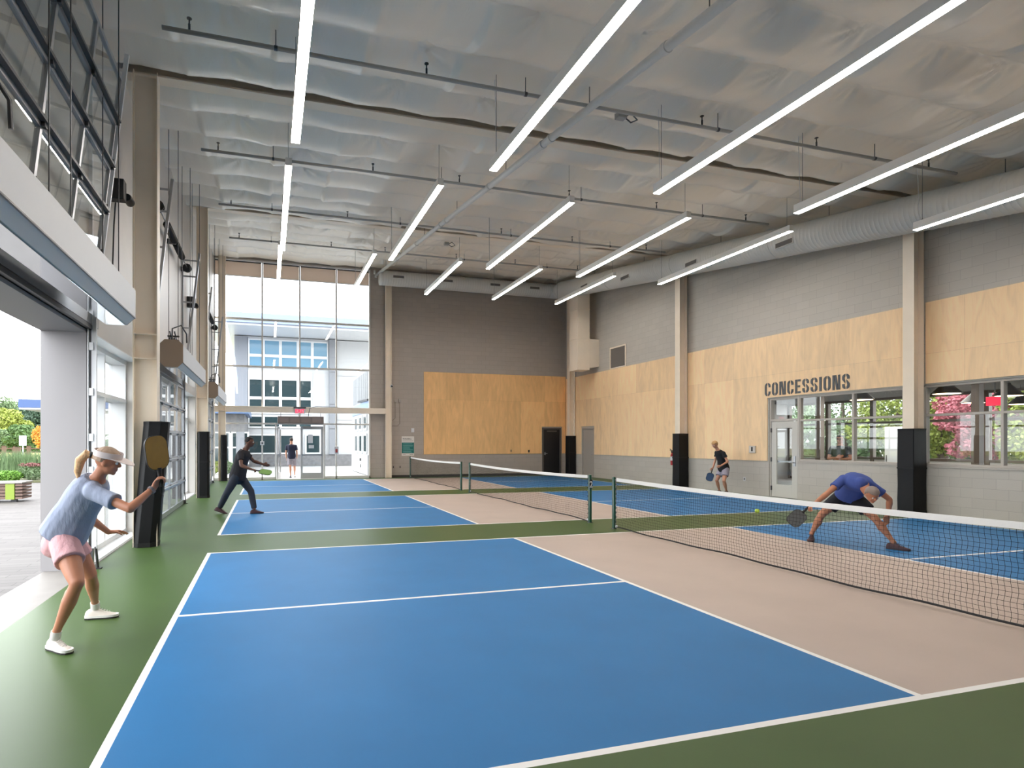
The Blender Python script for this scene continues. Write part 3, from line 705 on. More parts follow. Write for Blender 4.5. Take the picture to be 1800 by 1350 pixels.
text_mesh('EXIT', .21, .003, Matrix.Translation((1.865, 21.925, 2.745)) @ Matrix.Rotation(math.pi/2, 4, 'X'), 'lettering', mat('exit_red', (230,30,50), .4, emit=(1,.03,.08), es=2.2), t, bold=.004, sx=.86)
# small boxes by the doors
t = thing('reader_box', 'small white box with a dark reader on the glazing frame left of the entrance doors', 'control box', (.567, 22.2, 1.5))
MB().box(.49, .65, 22.19, 22.239, 1.42, 1.58).obj('case', white_metal, t); MB().box(.54,.6,22.184,22.19,1.47,1.53).obj('reader', black, t)
t = thing('pull_station', 'small red and white box on the glazing frame right of the entrance doors', 'alarm box', (3.574, 22.2, 1.2))
MB().box(3.49, 3.66, 22.19, 22.239, 1.05, 1.35).obj('case', white_metal, t); MB().box(3.53,3.62,22.182,22.19,1.1,1.25).obj('handle', mat('dull_red', (150,60,55), .5), t)

# ============================================================ BACK WALL details
t = thing('security_camera', 'small white dome camera on the cream column left of the grey block wall', 'camera', (5.93, 21.95, 3.95))
MB().lathe((5.9, 21.98, 3.95), [(.0,0),(.06,0),(.065,-.05),(.05,-.09)], 16, axis=(0,1,0)).obj('case', white_metal, t, smooth=True)
MB().ball((5.9, 21.885, 3.94), .04, 12, 8).obj('lens_dome', black, t, smooth=True)
for i, (x, lab) in enumerate(((6.13,'small grey junction box right of the cream column, left of two'),(6.33,'small grey junction box right of the cream column, right of two'))):
    t = thing('junction_box', lab, 'electrical box', (x, WY, 3.3), 'junction boxes beside the column')
    MB().box(x-.06, x+.06, WY-.06, WY, 3.28, 3.42).obj('case', mat('box_grey',(170,163,155),.5), t, bevel=.004)
    MB().tube([(x,WY-.02,3.28),(x,WY-.02,2.6-.25*i),(x-.1,WY-.02,2.5-.25*i),(5.93,WY-.02,2.5-.25*i)], .01, 6).obj('conduit', mat('conduit_grey',(140,128,118),.4,.3), t, smooth=True)
t = thing('wall_strobe', 'small white strobe on the back wall above the poster', 'alarm strobe', (6.92, WY, 2.05))
MB().box(6.85, 6.98, WY-.05, WY, 1.97, 2.16).obj('case', white_metal, t, bevel=.006); MB().box(6.88,6.95,WY-.056,WY-.05,2.06,2.13).obj('lens', alu_pale, t)
t = thing('wall_poster', 'white and teal PICKLEBALL poster on the back wall left of the plywood', 'poster', (6.7, WY, 1.37))
MB().box(6.42, 6.98, WY-.012, WY-.001, .945, 1.795).obj('board', mat('poster_white', (226,222,216), .5), t)
MB().box(6.425, 6.975, WY-.014, WY-.012, 1.05, 1.525).obj('teal_panel', mat('poster_teal', (30,112,108), .5), t)
tl = MB()
for k, (z, w) in enumerate(((1.46,.42),(1.40,.46),(1.36,.44),(1.30,.30),(1.25,.32),(1.19,.44),(1.13,.36),(1.09,.4))): tl.box(6.48, 6.48+w, WY-.0155, WY-.0142, z, z+.018)
tl.obj('printed_lines', mat('poster_pale_teal', (120,172,168), .5), t)
RX = Matrix.Rotation(math.pi/2, 4, 'X')
text_mesh('PICKLEBALL', .082, .001, Matrix.Translation((6.465, WY-.0135, 1.655)) @ RX, 'heading', black, t, bold=.001, sx=.92)
MB().box(6.46,6.94,WY-.0135,WY-.0122,1.59,1.602).box(6.46,6.6,WY-.0135,WY-.0122,.985,1.0).box(6.78,6.94,WY-.0135,WY-.0122,.98,1.0).obj('small_print', mat('poster_grey',(110,100,100),.6), t)
def outlet(axis, a, z, label, m=white_metal, dark=False):
    t = thing('outlet_plate', label, 'outlet', (a if axis=='y' else WX, WY if axis=='y' else a, z), 'outlet plates on the walls')
    if axis == 'y': MB().box(a-.04, a+.04, WY-.008-(.03 if dark else 0), WY-(.03 if dark else 0), z-.06, z+.06).obj('plate', m, t, bevel=.002); MB().box(a-.015,a+.015,WY-.01-(.03 if dark else 0),WY-.008-(.03 if dark else 0),z-.035,z+.035).obj('socket', black, t)
    else: MB().box(WX-.008, WX, a-.04, a+.04, z-.06, z+.06).obj('plate', m, t, bevel=.002); MB().box(WX-.01,WX-.008,a-.015,a+.015,z-.035,z+.035).obj('socket', black, t)
gp = mat('grey_plate', (160,152,144), .5)
outlet('y', 6.05, .45, 'grey outlet plate low on the back wall next to the cream column', gp)
outlet('y', 6.35, .45, 'grey outlet plate low on the back wall below the poster', gp)
outlet('y', 12.5, 1.12, 'black outlet on the back plywood left of the black door', black, True)
outlet('y', 11.6, 1.14, 'tan outlet on the back plywood, second from the black door', mat('tan_plate',(196,158,112),.5), True)
outlet('x', 11.5, .44, 'white outlet plate low on the right wall behind the blond player', white_metal)
t = thing('defibrillator_cabinet', 'small white framed box with a dark symbol on the plywood left of the concession door', 'wall box', (X0, 11.15, 1.32))
MB().box(X0-.04, X0, 11.05, 11.27, 1.22, 1.43).obj('case', mat('box_white',(205,196,184),.45), t, bevel=.005)
MB().box(X0-.045, X0-.04, 11.13, 11.19, 1.27, 1.4).obj('symbol', black, t)
MB().box(X0-.043, X0-.04, 11.065, 11.255, 1.235, 1.415).obj('face_plate', mat('plate_pale',(218,212,204),.4), t)
red = mat('extinguisher_red', (176,24,28), .3, coat=.4)
t = thing('fire_extinguisher', 'red fire extinguisher hanging on the right wall beside the padded column', 'fire extinguisher', (WX-.1, 14.55, .72))
MB().lathe((WX-.12,14.55,.74), [(.0,0),(.068,0),(.072,.03),(.072,.34),(.055,.4),(.025,.43),(.02,.46)], 20).obj('cylinder', red, t, smooth=True)
MB().box(WX-.16,WX-.08,14.52,14.58,1.17,1.2).bar((WX-.12,14.55,1.2),(WX-.12,14.68,1.25),.03,.012).bar((WX-.12,14.55,1.23),(WX-.12,14.69,1.3),.03,.012).lathe((WX-.16,14.55,1.19),[(.025,0),(.025,.01)],10,axis=(-1,0,0)).obj('valve', black, t)
MB().tube([(WX-.12,14.5,1.2),(WX-.13,14.45,1.2),(WX-.14,14.44,1.1),(WX-.13,14.46,.95)], .011, 8).obj('hose', black, t, smooth=True)
MB().box(WX-.05,WX,14.53,14.57,.95,1.15).obj('wall_bracket', dark_steel, t)
MB().lathe((WX-.12,14.55,.9), [(.0735,0),(.0735,.14)], 20).obj('label_band', white_metal, t)
# return air grille
t = thing('wall_grille', 'square grey return air grille with a pale frame above the plywood', 'vent', (WX, 18.0, 5.0))
g = MB(); g.box(WX-.03,WX,17.44,17.5,4.56,5.45).box(WX-.03,WX,18.5,18.56,4.56,5.45).box(WX-.03,WX,17.5,18.5,5.39,5.45).box(WX-.03,WX,17.5,18.5,4.56,4.6); g.obj('frame', cream, t)
g = MB(); [g.box(WX-.02, WX-.012, 17.5, 18.5, 4.6+.02*k, 4.608+.02*k) for k in range(40)]; g.box(WX-.008, WX-.001, 17.5,18.5,4.6,5.39); g.obj('louvres', mat('grille_grey',(150,146,142),.4,.4), t)

# ============================================================ DUCTS
t = thing('round_duct', 'large pale spiral round duct rising along the right wall below the ceiling', 'duct', (13.5, 8, 6.7))
def dz(y): return 5.94+.1465*(y-4.28)
b = MB(); rings = []; y = -8.3; r = .375
while y < 20.9: 
    for dy, rr in ((0,0),(.075,0),(.082,.006),(.09,0)):
        yy = y+dy; rings.append([(13.5+(r+rr)*math.cos(2*math.pi*k/32), yy-.12*math.sin(2*math.pi*k/32)*0, dz(yy)+(r+rr)*math.sin(2*math.pi*k/32)) for k in range(32)])
    y += .1
b.ring(rings); b.obj('duct_run', duct_grey, t, smooth=2)
for y in (-4.6,-1.2,2.2,5.8,9.4,13.2,17.0):
    MB().ring([[(13.5+rr*math.cos(2*math.pi*k/32), yy, dz(yy)+rr*math.sin(2*math.pi*k/32)) for k in range(32)] for yy, rr in ((y,.374),(y,.388),(y+.05,.388),(y+.05,.374))]).obj('joint_collar', duct_grey, t)
for y in (-3,.6,3.9,8.9,12.2,15.6,18.4):
    x = 13.5-.375*math.cos(.35); z = dz(y)-.375*math.sin(.35)
    gb = MB(); gb.box(x-.03, x+.03, y-.26, y+.26, z-.07, z+.07); gb.obj('register_frame', duct_grey, t)
    gb = MB(); gb.box(x-.035, x-.031, y-.24, y+.24, z-.055, z+.055); gb.obj('register', mat('register_dark',(104,100,97),.6), t)
for y in (-5,-2,1,4.6,8,11.4,15,18.2):
    MB().tube([(13.5,y,dz(y)+.37),(13.5,y,ceil(y)-.03)], .006, 6).obj('hanger_wire', dark_steel, t)
t = thing('cross_duct', 'pale round duct running along the top of the back wall', 'duct', (9.3, 21.55, 8.45))
b = MB(); rings = []; x = 5.3
while x < 13.25:
    for dx, rr in ((0,0),(.085,0),(.092,.004),(.1,0)): rings.append([(x+dx, 21.55+(.31+rr)*math.cos(2*math.pi*k/28), 8.46+(.31+rr)*math.sin(2*math.pi*k/28)) for k in range(28)])
    x += .11
b.ring(rings); b.obj('duct_run', duct_grey, t, smooth=2)
for x in (6.05, 8.2, 10.4, 12.3):
    MB().box(x-.26,x+.26,21.225,21.3,8.4,8.54).obj('register_frame', duct_grey, t); MB().box(x-.23,x+.23,21.22,21.225,8.42,8.52).obj('register', mat('register_dark',(104,100,97),.6), t)
b = MB(); pts = [(13.2+.55*math.sin(a), 21.55-.55*(1-math.cos(a)), 8.46-.02*i) for i, a in enumerate([k*math.pi/2/6 for k in range(7)])]
pts[-1] = (13.6, 20.85, dz(20.85))
b.tube([(13.2,21.55,8.46),(13.42,21.5,8.45),(13.55,21.3,8.42),(13.56,21.05,8.4),(13.5,20.8,dz(20.8))], [.31,.32,.33,.35,.375], 28); b.obj('elbow', duct_grey, t, smooth=2)
t = thing('drop_duct', 'pale rectangular duct dropping down the right wall near the far corner', 'duct', (14, 19.75, 4.6))
MB().box(13.42,14.0,19.42,20.1,4.62,8.35).obj('duct_drop', cream, t, bevel=.006)
MB().ext([(14.002,19.42,4.72),(WX-.001,19.42,4.78),(WX-.001,19.42,5.95),(14.002,19.42,5.95)], (0,.68,0)).obj('wall_elbow', cream, t)
for z in (5.95, 7.2): MB().box(13.40,14.01,19.40,20.12,z,z+.02).obj('seam_flange', cream, t)

# ============================================================ SPRINKLER PIPES
pipe_m = mat('grey_painted_pipe', (170,168,165), .45); pipe_w = mat('pale_pipe', (205,203,199), .42)
t = thing('main_pipe', 'thick pale fire main running along the ceiling from the camera to the back wall', 'pipe', (5.3, 6, 6.7))
MB().tube([(5.32,-8.3,ceil(-8.3)-.36),(5.32,21.8,ceil(21.8)-.36)], .06, 14).obj('pipe_run', pipe_w, t, smooth=2)
for y in (-6,-3,0,1.7,3.3,6.2,6.5,9.0,12.1,12.6,15.3,18.2,21):
    MB().tube([(5.32,y-.04,ceil(y-.04)-.36),(5.32,y+.04,ceil(y+.04)-.36)], .072, 14).obj('coupling', pipe_w, t, smooth=True)
for y in (-4.5,-.9,2.6,5.0,8.1,11.2,14.3,17.4,20.3):
    MB().tube([(5.32,y,ceil(y)-.30),(5.32,y,ceil(y)-.01)], .007, 6).obj('hanger_rod', dark_steel, t)
MB().tube([(5.32,21.8,ceil(21.8)-.36),(5.2,21.85,8.62),(5.2,21.85,8.55)], .06, 12).lathe((5.1,21.8,8.75),[(.09,0),(.09,.06)],14,axis=(1,0,0)).obj('end_fitting', pipe_w, t, smooth=True)
for y, lab in ((.95,'thin grey sprinkler pipe across the ceiling nearest the camera'),(5.0,'thin grey sprinkler pipe across the ceiling just before the first dark beam gap'),(9.15,'thin grey sprinkler pipe across the ceiling above the middle row of lights'),(13.1,'thin grey sprinkler pipe across the ceiling just before the second beam'),(17.3,'thin grey sprinkler pipe across the ceiling above the farthest row of lights')):
    z = ceil(y)-.33; t = thing('sprinkler_pipe', lab, 'pipe', (6, y, z), 'sprinkler pipes under the ceiling')
    MB().tube([(-.4,y,z),(12.9,y,z)], .027, 10).obj('pipe_run', pipe_m, t, smooth=2)
    for k, x in enumerate((-.1,2.85,4.7,7.3,9.6,12.2)):
        MB().tube([(x,y,z+.02),(x,y,z+.10)], .014, 8).tube([(x,y,z+.10),(x,y,z+.16)], .009, 6).lathe((x,y,z+.16),[(.03,0),(.03,.008)],10).obj('sprinkler_head', black if k % 2 else dark_steel, t)
    for x in (.9,4.3,7.6,10.9):
        MB().tube([(x,y,z+.02),(x,y,ceil(y)-.02)], .006, 6).lathe((x,y,z),[(.032,-.02),(.032,.02)],10,axis=(1,0,0)).obj('hanger_rod', dark_steel, t)
# little ceiling devices
for x, y, z, lab in ((6.15,5.45,ceil(5.45)-.16,'small ceiling junction box with a looped cable beside the thick pale pipe'),(6.5,15.9,ceil(15.9)-.14,'small dark ceiling device near the far lights, right of the thick pale pipe')):
    t = thing('ceiling_device', lab, 'junction box', (x,y,z), 'ceiling junction boxes')
    MB().box(x-.08,x+.08,y-.06,y+.06,z-.05,z+.05).obj('case', pipe_m, t, bevel=.01)
    MB().tube([(x+.08,y,z),(x+.2,y+.02,z+.08),(x+.3,y,z-.02),(x+.18,y,z-.08),(x+.08,y,z-.02)], .012, 6).obj('cable', dark_steel, t, smooth=True)

# ============================================================ LINEAR LIGHTS
def make_light(x, y0, z, L, label):
    t = thing('linear_light', label, 'light', (x, y0, z), 'suspended linear lights')
    w, h = .055, .135
    b = MB(); b.box(x-w,x-w+.012,y0,y0+L,z,z+h).box(x+w-.012,x+w,y0,y0+L,z,z+h).box(x-w+.012,x+w-.012,y0,y0+L,z+h-.01,z+h).box(x-w+.012,x+w-.012,y0,y0+.01,z,z+h-.01).box(x-w+.012,x+w-.012,y0+L-.01,y0+L,z,z+h-.01)
    b.obj('housing', fix_white, t)
    MB().box(x-w+.001,x+w-.001,y0+.001,y0+L-.001,z-.006,z-.0005).obj('diffuser', led, t)
    for y in (y0+.12, y0+L-.12):
        MB().tube([(x,y,z+h),(x,y,ceil(y)-.02)], .0035, 5).lathe((x,y,z+h),[(.02,0),(.012,.03)],8).obj('hanging_cable', dark_steel, t)
    MB().tube([(x+.02,y0+L-.06,z+h),(x+.03,y0+L-.04,z+h+.3),(x+.01,y0+L-.03,ceil(y0+L)-.02)], .004, 5).obj('power_cord', white_metal, t)
    return t
LXs = [1.145, 3.88, 6.6, 9.37, 12.13]
pos = ['first from the door wall','second from the door wall','third from the door wall, middle one','fourth from the door wall','fifth from the door wall, above the duct side']
rown = ['nearest row','middle row','farthest row']
rows = [(.6, 5.4, 4.58), (7.78, 6.3, 4.6), (14.72, 7.2, 4.2)]
for r_, (y0, z, L) in enumerate(rows):
    for k, x in enumerate(LXs):
        make_light(x, y0, z, L, 'white linear light in the %s, %s' % (rown[r_], pos[k]))
# ============================================================ NETS
def net_mesh_parts(t):
    y0, y1 = .0-.37+.06, 6.096+.37-.06; n = int((y1-y0)/.0445); 
    def top(y): 
        u = (y-3.048)/3.4; return .865+.04*u*u
    def bot(y): return .04+.007*math.sin(y*2.1)+.005*math.sin(y*5.3)
    def wob(y, k): return .012*math.sin(y*3.1+k*.21)+.02*math.sin(math.pi*k/18)*math.sin(y*1.3+.4)
    K = 19; r = .0016
    def P(y, k): 
        f_ = k/K; z = bot(y)+(top(y)-.045-bot(y))*f_
        return Vector((6.706+wob(y, k)*math.sin(math.pi*f_), y+.006*math.sin(k*1.3+y*4), z))
    b = MB()
    def seg(p, q):
        d = q-p; a = Vector((1,0,0))*r; c = d.cross(a).normalized()*r
        b.add([p+a,p+c,p-a,p-c,q+a,q+c,q-a,q-c], [(0,1,5,4),(1,2,6,5),(2,3,7,6),(3,0,4,7)])
    ysn = [y0+(y1-y0)*i/n for i in range(n+1)]
    G = [[P(y, k) for k in range(K+1)] for y in ysn]
    for i in range(n+1):
        for k in range(K): seg(G[i][k], G[i][k+1])
        if i < n:
            for k in range(0, K+1): seg(G[i][k], G[i+1][k])
    b.obj('net_mesh', cord, t, fix=False)
    # top tape
    tp = MB(); rings = []
    for i in range(0, n+1, 2):
        y = ysn[i]; z = top(y); x = 6.706
        rings.append([(x-.006,y,z-.06),(x-.008,y,z-.02),(x-.006,y,z),(x+.006,y,z),(x+.008,y,z-.02),(x+.006,y,z-.06)])
    tp.ring(rings); tp.obj('top_tape', tape, t, smooth=True)
    MB().tube([(6.706,y0-.04,top(y0)-.004)]+[(6.706,y,top(y)-.006) for y in ysn[::8]]+[(6.706,y1+.04,top(y1)-.004)], .004, 6).obj('head_cord', dark_steel, t)
    MB().tube([tuple(P(y, 0)-Vector((0,0,.006))) for y in ysn[::3]], .011, 6).obj('bottom_cord', cord, t, smooth=True)
    for y, s_ in ((y0, -1), (y1, 1)):
        pts = []; m = 40
        for k in range(m+1): 
            z = .05+.82*k/m; pts.append((6.706+.012*math.cos(k*math.pi*.5), y+s_*(.012+.016*(k % 2)), z))
        MB().tube(pts, .006, 5).obj('side_lacing', cord if s_ < 0 else mat('speckled_rope',(120,118,120),.7,var=.9,vscale=60), t, smooth=True)
        MB().box(6.7, 6.712, y-.03, y+.03, .03, .07).obj('bottom_strap', mat('strap_white',(205,205,210),.6), t)
def net(loc, label):
    t = thing('pickleball_net', label, 'net', (6.706, 3.05, 0), 'pickleball nets')
    for y in (-.39, 6.486):
        p = MB(); p.lathe((6.706,y,0), [(.034,0),(.034,.9),(.03,.912),(.012,.92)], 20); o = p.obj('net_post', post_green, t, smooth=True)
        MB().lathe((6.706,y,.0), [(.05,0),(.05,.012)], 16).obj('post_collar', dark_steel, o)
        MB().box(6.70,6.712,min(y,y+(.05 if y<0 else -.05)),max(y,y+(.05 if y<0 else -.05)),.86,.88).obj('hook', alu, o)
    net_mesh_parts(t)
    return t
n1 = net(0, 'pickleball net nearest the camera with black mesh and white tape')
n2 = copy_tree(n1, (0,7.68,0), 'middle pickleball net with the number 2 on its near green post')
n3 = copy_tree(n1, (0,15.37,0), 'farthest pickleball net, in front of the poster on the back wall')
# number plate on the middle net's near post
MB().box(6.706-.03, 6.706+.032, 7.68-.43, 7.68-.425, .66, .82).obj('number_plate', mat('plate_black',(20,20,22),.5), n2)
text_mesh('2', .17, .001, Matrix.Translation((6.675, 7.68-.431, .675)) @ RX, 'number', white_metal, n2, bold=.002, sx=.8)
# ============================================================ PEOPLE
skin_l = mat('skin_light', (206,150,122), .5, var=.05, vscale=8)
skin_m = mat('skin_tan', (186,126,96), .5, var=.06, vscale=8)
skin_d = mat('skin_brown', (98,62,46), .5, var=.05, vscale=8)
V = Vector
def lerp(a, b, t): return a+(b-a)*t
def seg_tube(mb, a, b, prof, n=14, sq=1., lat=None):
    """tapered limb from a to b; prof = [(t, r)]"""
    d = (b-a).normalized(); u = V((0,0,1)) if abs(d.z) < .9 else V((0,1,0))
    x = d.cross(lat if lat is not None else u).normalized(); y = d.cross(x)
    mb.ring([[lerp(a, b, t)+r*(math.cos(2*math.pi*k/n)*x+sq*math.sin(2*math.pi*k/n)*y) for k in range(n)] for t, r in prof])
def cap_limb(mb, a, b, prof, **k):
    seg_tube(mb, a, b, prof, **k); mb.ball(a, prof[0][1]*.98, 12, 8); mb.ball(b, prof[-1][1]*.98, 12, 8)
def ell_ring(c, lat, dep, rx, ry, n=18, p=2.3):
    o = []
    for k in range(n):
        a = 2*math.pi*k/n; ca, sa = math.cos(a), math.sin(a)
        o.append(c+lat*rx*math.copysign(abs(ca)**(2/p), ca)+dep*ry*math.copysign(abs(sa)**(2/p), sa))
    return o
def torso_rings(J, s, g=0., lo=-.35, hi=1., fem=False, gd=0.):
    pel, che, nck = J['pel'], J['che'], J['nck']
    lp = (J['hipR']-J['hipL']).normalized(); lc = (J['shR']-J['shL']).normalized()
    hipw = .168 if fem else .158; wst = .118 if fem else .135; chw = .142 if fem else .165
    spec = [(-.30,.085,.075),(-.16,hipw*.92,.105),(0,hipw,.115),(.28,wst+.012,.102),(.42,wst,.095),(.62,chw*.95,.105),(.80,chw,.108),(.92,chw*.92,.09),(1.0,chw*.55,.07),(1.06,.062,.058)]
    out = []
    for t, rx, ry in spec:
        if t < lo or t > hi: continue
        if t <= .55: c = lerp(pel, che, t/.55)
        else: c = lerp(che, nck, (t-.55)/.45)
        w = min(1, max(0, t/.8)); lat = lerp(lp, lc, w).normalized()
        ax = (che-pel if t < .5 else lerp(che-pel, nck-che, .6)).normalized()
        lat = (lat-ax*lat.dot(ax)).normalized(); dep = ax.cross(lat)
        out.append(ell_ring(c, lat, dep, (rx+g+gd*.4*max(0,1-abs(t-.3)))*s, (ry+g+gd*min(1,max(.25,1.25-t)))*s))
    return out
def remesh(o, vox, sm=5, f=.5):
    r = o.modifiers.new('remesh', 'REMESH'); r.mode = 'VOXEL'; r.voxel_size = vox; r.use_smooth_shade = True
    m = o.modifiers.new('smooth', 'SMOOTH'); m.factor = f; m.iterations = sm
def frame(F, U):
    F = V(F).normalized(); U = V(U); R = F.cross(U).normalized(); U = R.cross(F).normalized()
    return R, F, U
def hand(mb, w, d, nrm, lat, curl, s=1., spread=.0):
    """w wrist, d pointing direction, nrm palm side, lat towards the thumb"""
    d = d.normalized(); lat = (lat-d*lat.dot(d)).normalized(); nrm = (nrm-d*nrm.dot(d)-lat*nrm.dot(lat)).normalized()
    mb.ring([ell_ring(w+d*t*s, lat, nrm, rx*s, ry*s, 12, 2.6) for t, rx, ry in ((-.02,.027,.02),(.01,.03,.02),(.04,.038,.018),(.07,.042,.016),(.092,.040,.013))])
    L = [.073,.080,.075,.060]
    for i in range(4):
        off = (.030-.0205*i)*s; p = w+d*(.088-.004*abs(i-1))*s+lat*off; ang = 0.; dd = (d+lat*spread*(1.5-i)*.3).normalized()
        pts = [p]
        for k, fr in enumerate((.45,.32,.26)):
            ang += curl[k]*(1+.06*(i-1.5)); v = dd*math.cos(ang)+nrm*math.sin(ang); p = p+v*L[i]*fr*s; pts.append(p)
        mb.tube(pts, [.0095*s,.009*s,.0085*s,.007*s], 8); mb.ball(pts[-1], .0072*s, 8, 6)
    p = w+d*.022*s+lat*.030*s; pts = [p]; 
    for v, l in (((d*.75+lat*.6+nrm*.25), .042), ((d*.85+lat*.1+nrm*(.3+.5*curl[0])), .032), ((d*.75-lat*.2+nrm*(.4+.7*curl[1])), .026)):
        p = p+V(v).normalized()*l*s; pts.append(p)
    mb.tube(pts, [.014*s,.012*s,.010*s,.0085*s], 8); mb.ball(pts[-1], .0087*s, 8, 6); mb.ball(pts[0], .0145*s, 8, 6)
def head(mb, c, F, U, s=1.):
    R, F, U = frame(F, U); M = Matrix((R, F, U)).transposed()
    g = lambda x, y, z: c+R*x*s+F*y*s+U*z*s
    mb.ball(g(0,-.008,.025), (.074*s,.094*s,.088*s), 18, 14, M=M)
    mb.ball(g(0,.022,-.04), (.056*s,.064*s,.062*s), 16, 12, M=M)
    mb.ball(g(0,.060,-.082), (.026*s,.022*s,.02*s), 10, 8, M=M)
    mb.tube([g(0,.082,.022), g(0,.100,-.004), g(0,.104,-.016)], [.008*s,.011*s,.014*s], 8); mb.ball(g(0,.1,-.018), (.017*s,.013*s,.01*s), 8, 6, M=M)
    mb.ball(g(0,.082,-.048), (.024*s,.01*s,.006*s), 10, 6, M=M); mb.ball(g(0,.080,-.058), (.021*s,.01*s,.006*s), 10, 6, M=M)
    for sx_ in (-1, 1):
        mb.ball(g(.073*sx_,-.005,-.002), (.010*s,.02*s,.031*s), 10, 8, M=M)
        mb.ball(g(.03*sx_,.080,.030), (.022*s,.010*s,.007*s), 8, 6, M=M)
        mb.ball(g(.035*sx_,.062,-.02), (.02*s,.02*s,.02*s), 8, 6, M=M)
    return R, F, U, M
def hair_cap(c, R, F, U, s, front=.45, grow=1.09, low=-.35):
    M = Matrix((R, F, U)).transposed(); b = MB(); rings = []; n, k = 28, 20
    for i in range(k+1):
        t = math.pi*(.01+.98*i/k)-math.pi/2; rg = []
        for j in range(n):
            a = 2*math.pi*j/n; q = V((math.cos(t)*math.cos(a), math.cos(t)*math.sin(a), math.sin(t)))
            g_ = grow+.012*math.sin(a*9+t*7)
            if (q.y > .15 and q.z < front) or q.z < low-.25*q.y*0 or (q.y > -.1 and q.z < .05): g_ = .86
            rg.append(c+M @ V((q.x*.078*g_*s, (q.y*.098-.008)*g_*s, (q.z*.093*g_+.025)*s)))
        rings.append(rg)
    b.ring(rings); return b
def shoe(parent, an, toe, lab_col, sole_col, s=1., pitch=0., lace=None, z0=0.):
    f = V(toe).normalized(); fh = V((f.x, f.y, 0)).normalized(); sd = V((fh.y, -fh.x, 0))
    f = (fh*math.cos(pitch)+V((0,0,-1))*math.sin(pitch)) ; u = sd.cross(f); u = u if u.z > 0 else -u
    base = V((an.x, an.y, z0+max(0, an.z-.1)*(0 if pitch == 0 else 1)))
    if pitch: base = an-u*.1
    b = MB(); rings = []
    for t, w, h, zb in ((-.085,.012,.05,.03),(-.078,.028,.075,.022),(-.05,.036,.098,.02),(0,.037,.105,.02),(.035,.039,.09,.02),(.07,.042,.068,.02),(.11,.046,.055,.02),(.15,.044,.046,.02),(.178,.034,.036,.022),(.192,.014,.02,.026)):
        n = 14; rg = []
        for k in range(n):
            a = 2*math.pi*k/n; zz = zb+(h-zb)*max(0, math.sin(a)) if math.sin(a) > 0 else zb+.006*math.sin(a)
            rg.append(base+f*t*s+sd*w*s*math.copysign(abs(math.cos(a))**.8, math.cos(a))+u*zz*s)
        rings.append(rg)
    b.ring(rings); o = b.obj('shoe', lab_col, parent, smooth=2)
    sm_ = o.modifiers.new('sub', 'SUBSURF'); sm_.levels = 1; sm_.render_levels = 1
    out = [(-.088,.010),(-.083,.027),(-.05,.037),(0,.038),(.05,.041),(.1,.047),(.15,.046),(.182,.034),(.197,.012)]
    pl = [base+f*t*s+sd*w*s for t, w in out]+[base+f*t*s-sd*w*s for t, w in out[::-1]]
    MB().ring([[p+u*.001*s for p in pl], [p+u*.014*s for p in pl]]).obj('outsole', sole_col, o)
    pl2 = [base+f*t*s*.995+sd*w*s*1.03 for t, w in out]+[base+f*t*s*.995-sd*w*s*1.03 for t, w in out[::-1]]
    MB().ring([[p+u*.0142*s for p in pl2], [p+u*.034*s for p in pl2]]).obj('midsole', lace or lab_col, o, smooth=True)
    lb = MB()
    for k in range(5):
        t = .035+.02*k; h = .098-.0085*k*1.1
        lb.tube([base+f*t*s+sd*.022*s+u*(h-.014)*s, base+f*(t+.004)*s+u*(h+.004)*s, base+f*(t+.008)*s-sd*.022*s+u*(h-.014)*s], .0028*s, 5)
    lb.obj('laces', lace or lab_col, o)
    return o
def paddle(c, up, nrm, colf, colh, label, L=.40):
    """c = centre of the face, up = from handle to face tip"""
    up = V(up).normalized(); nrm = V(nrm); nrm = (nrm-up*nrm.dot(up)).normalized(); x = up.cross(nrm)
    t = thing('pickleball_paddle', label, 'paddle', tuple(c), 'pickleball paddles')
    pts = []; w, h, r = .098, .128, .07
    for cx_, cz_, a0 in ((w-r,h-r,0),(-(w-r),h-r,90),(-(w-.075),-(h-.075),180),((w-.075),-(h-.075),270)):
        rr = r if a0 < 180 else .075
        for k in range(7): a = math.radians(a0+15*k); pts.append((cx_+rr*math.cos(a), cz_+rr*math.sin(a)))
    P = lambda q, d: c+x*q[0]+up*q[1]+nrm*d
    MB().ring([[P(q, -.006) for q in pts], [P(q, .006) for q in pts]]).obj('face', colf, t, bevel=.002)
    MB().ring([[P((q[0]*1.02,q[1]*1.015), -.0065) for q in pts], [P((q[0]*1.02,q[1]*1.015), .0065) for q in pts], [P((q[0]*.985,q[1]*.99), .0066) for q in pts], [P((q[0]*.985,q[1]*.99), -.0066) for q in pts]], closed=True).obj('edge_guard', black, t)
    MB().tube([c-up*(.115), c-up*(.15), c-up*.16, c-up*.255, c-up*.262], [.02,.016,.015,.016,.019], 12).obj('handle', colh, t, smooth=True)
    MB().tube([c-up*.24-x*.014, c-up*.30-x*.02, c-up*.33, c-up*.30+x*.02, c-up*.24+x*.014], .0025, 5).obj('wrist_cord', colh, t)
    return t
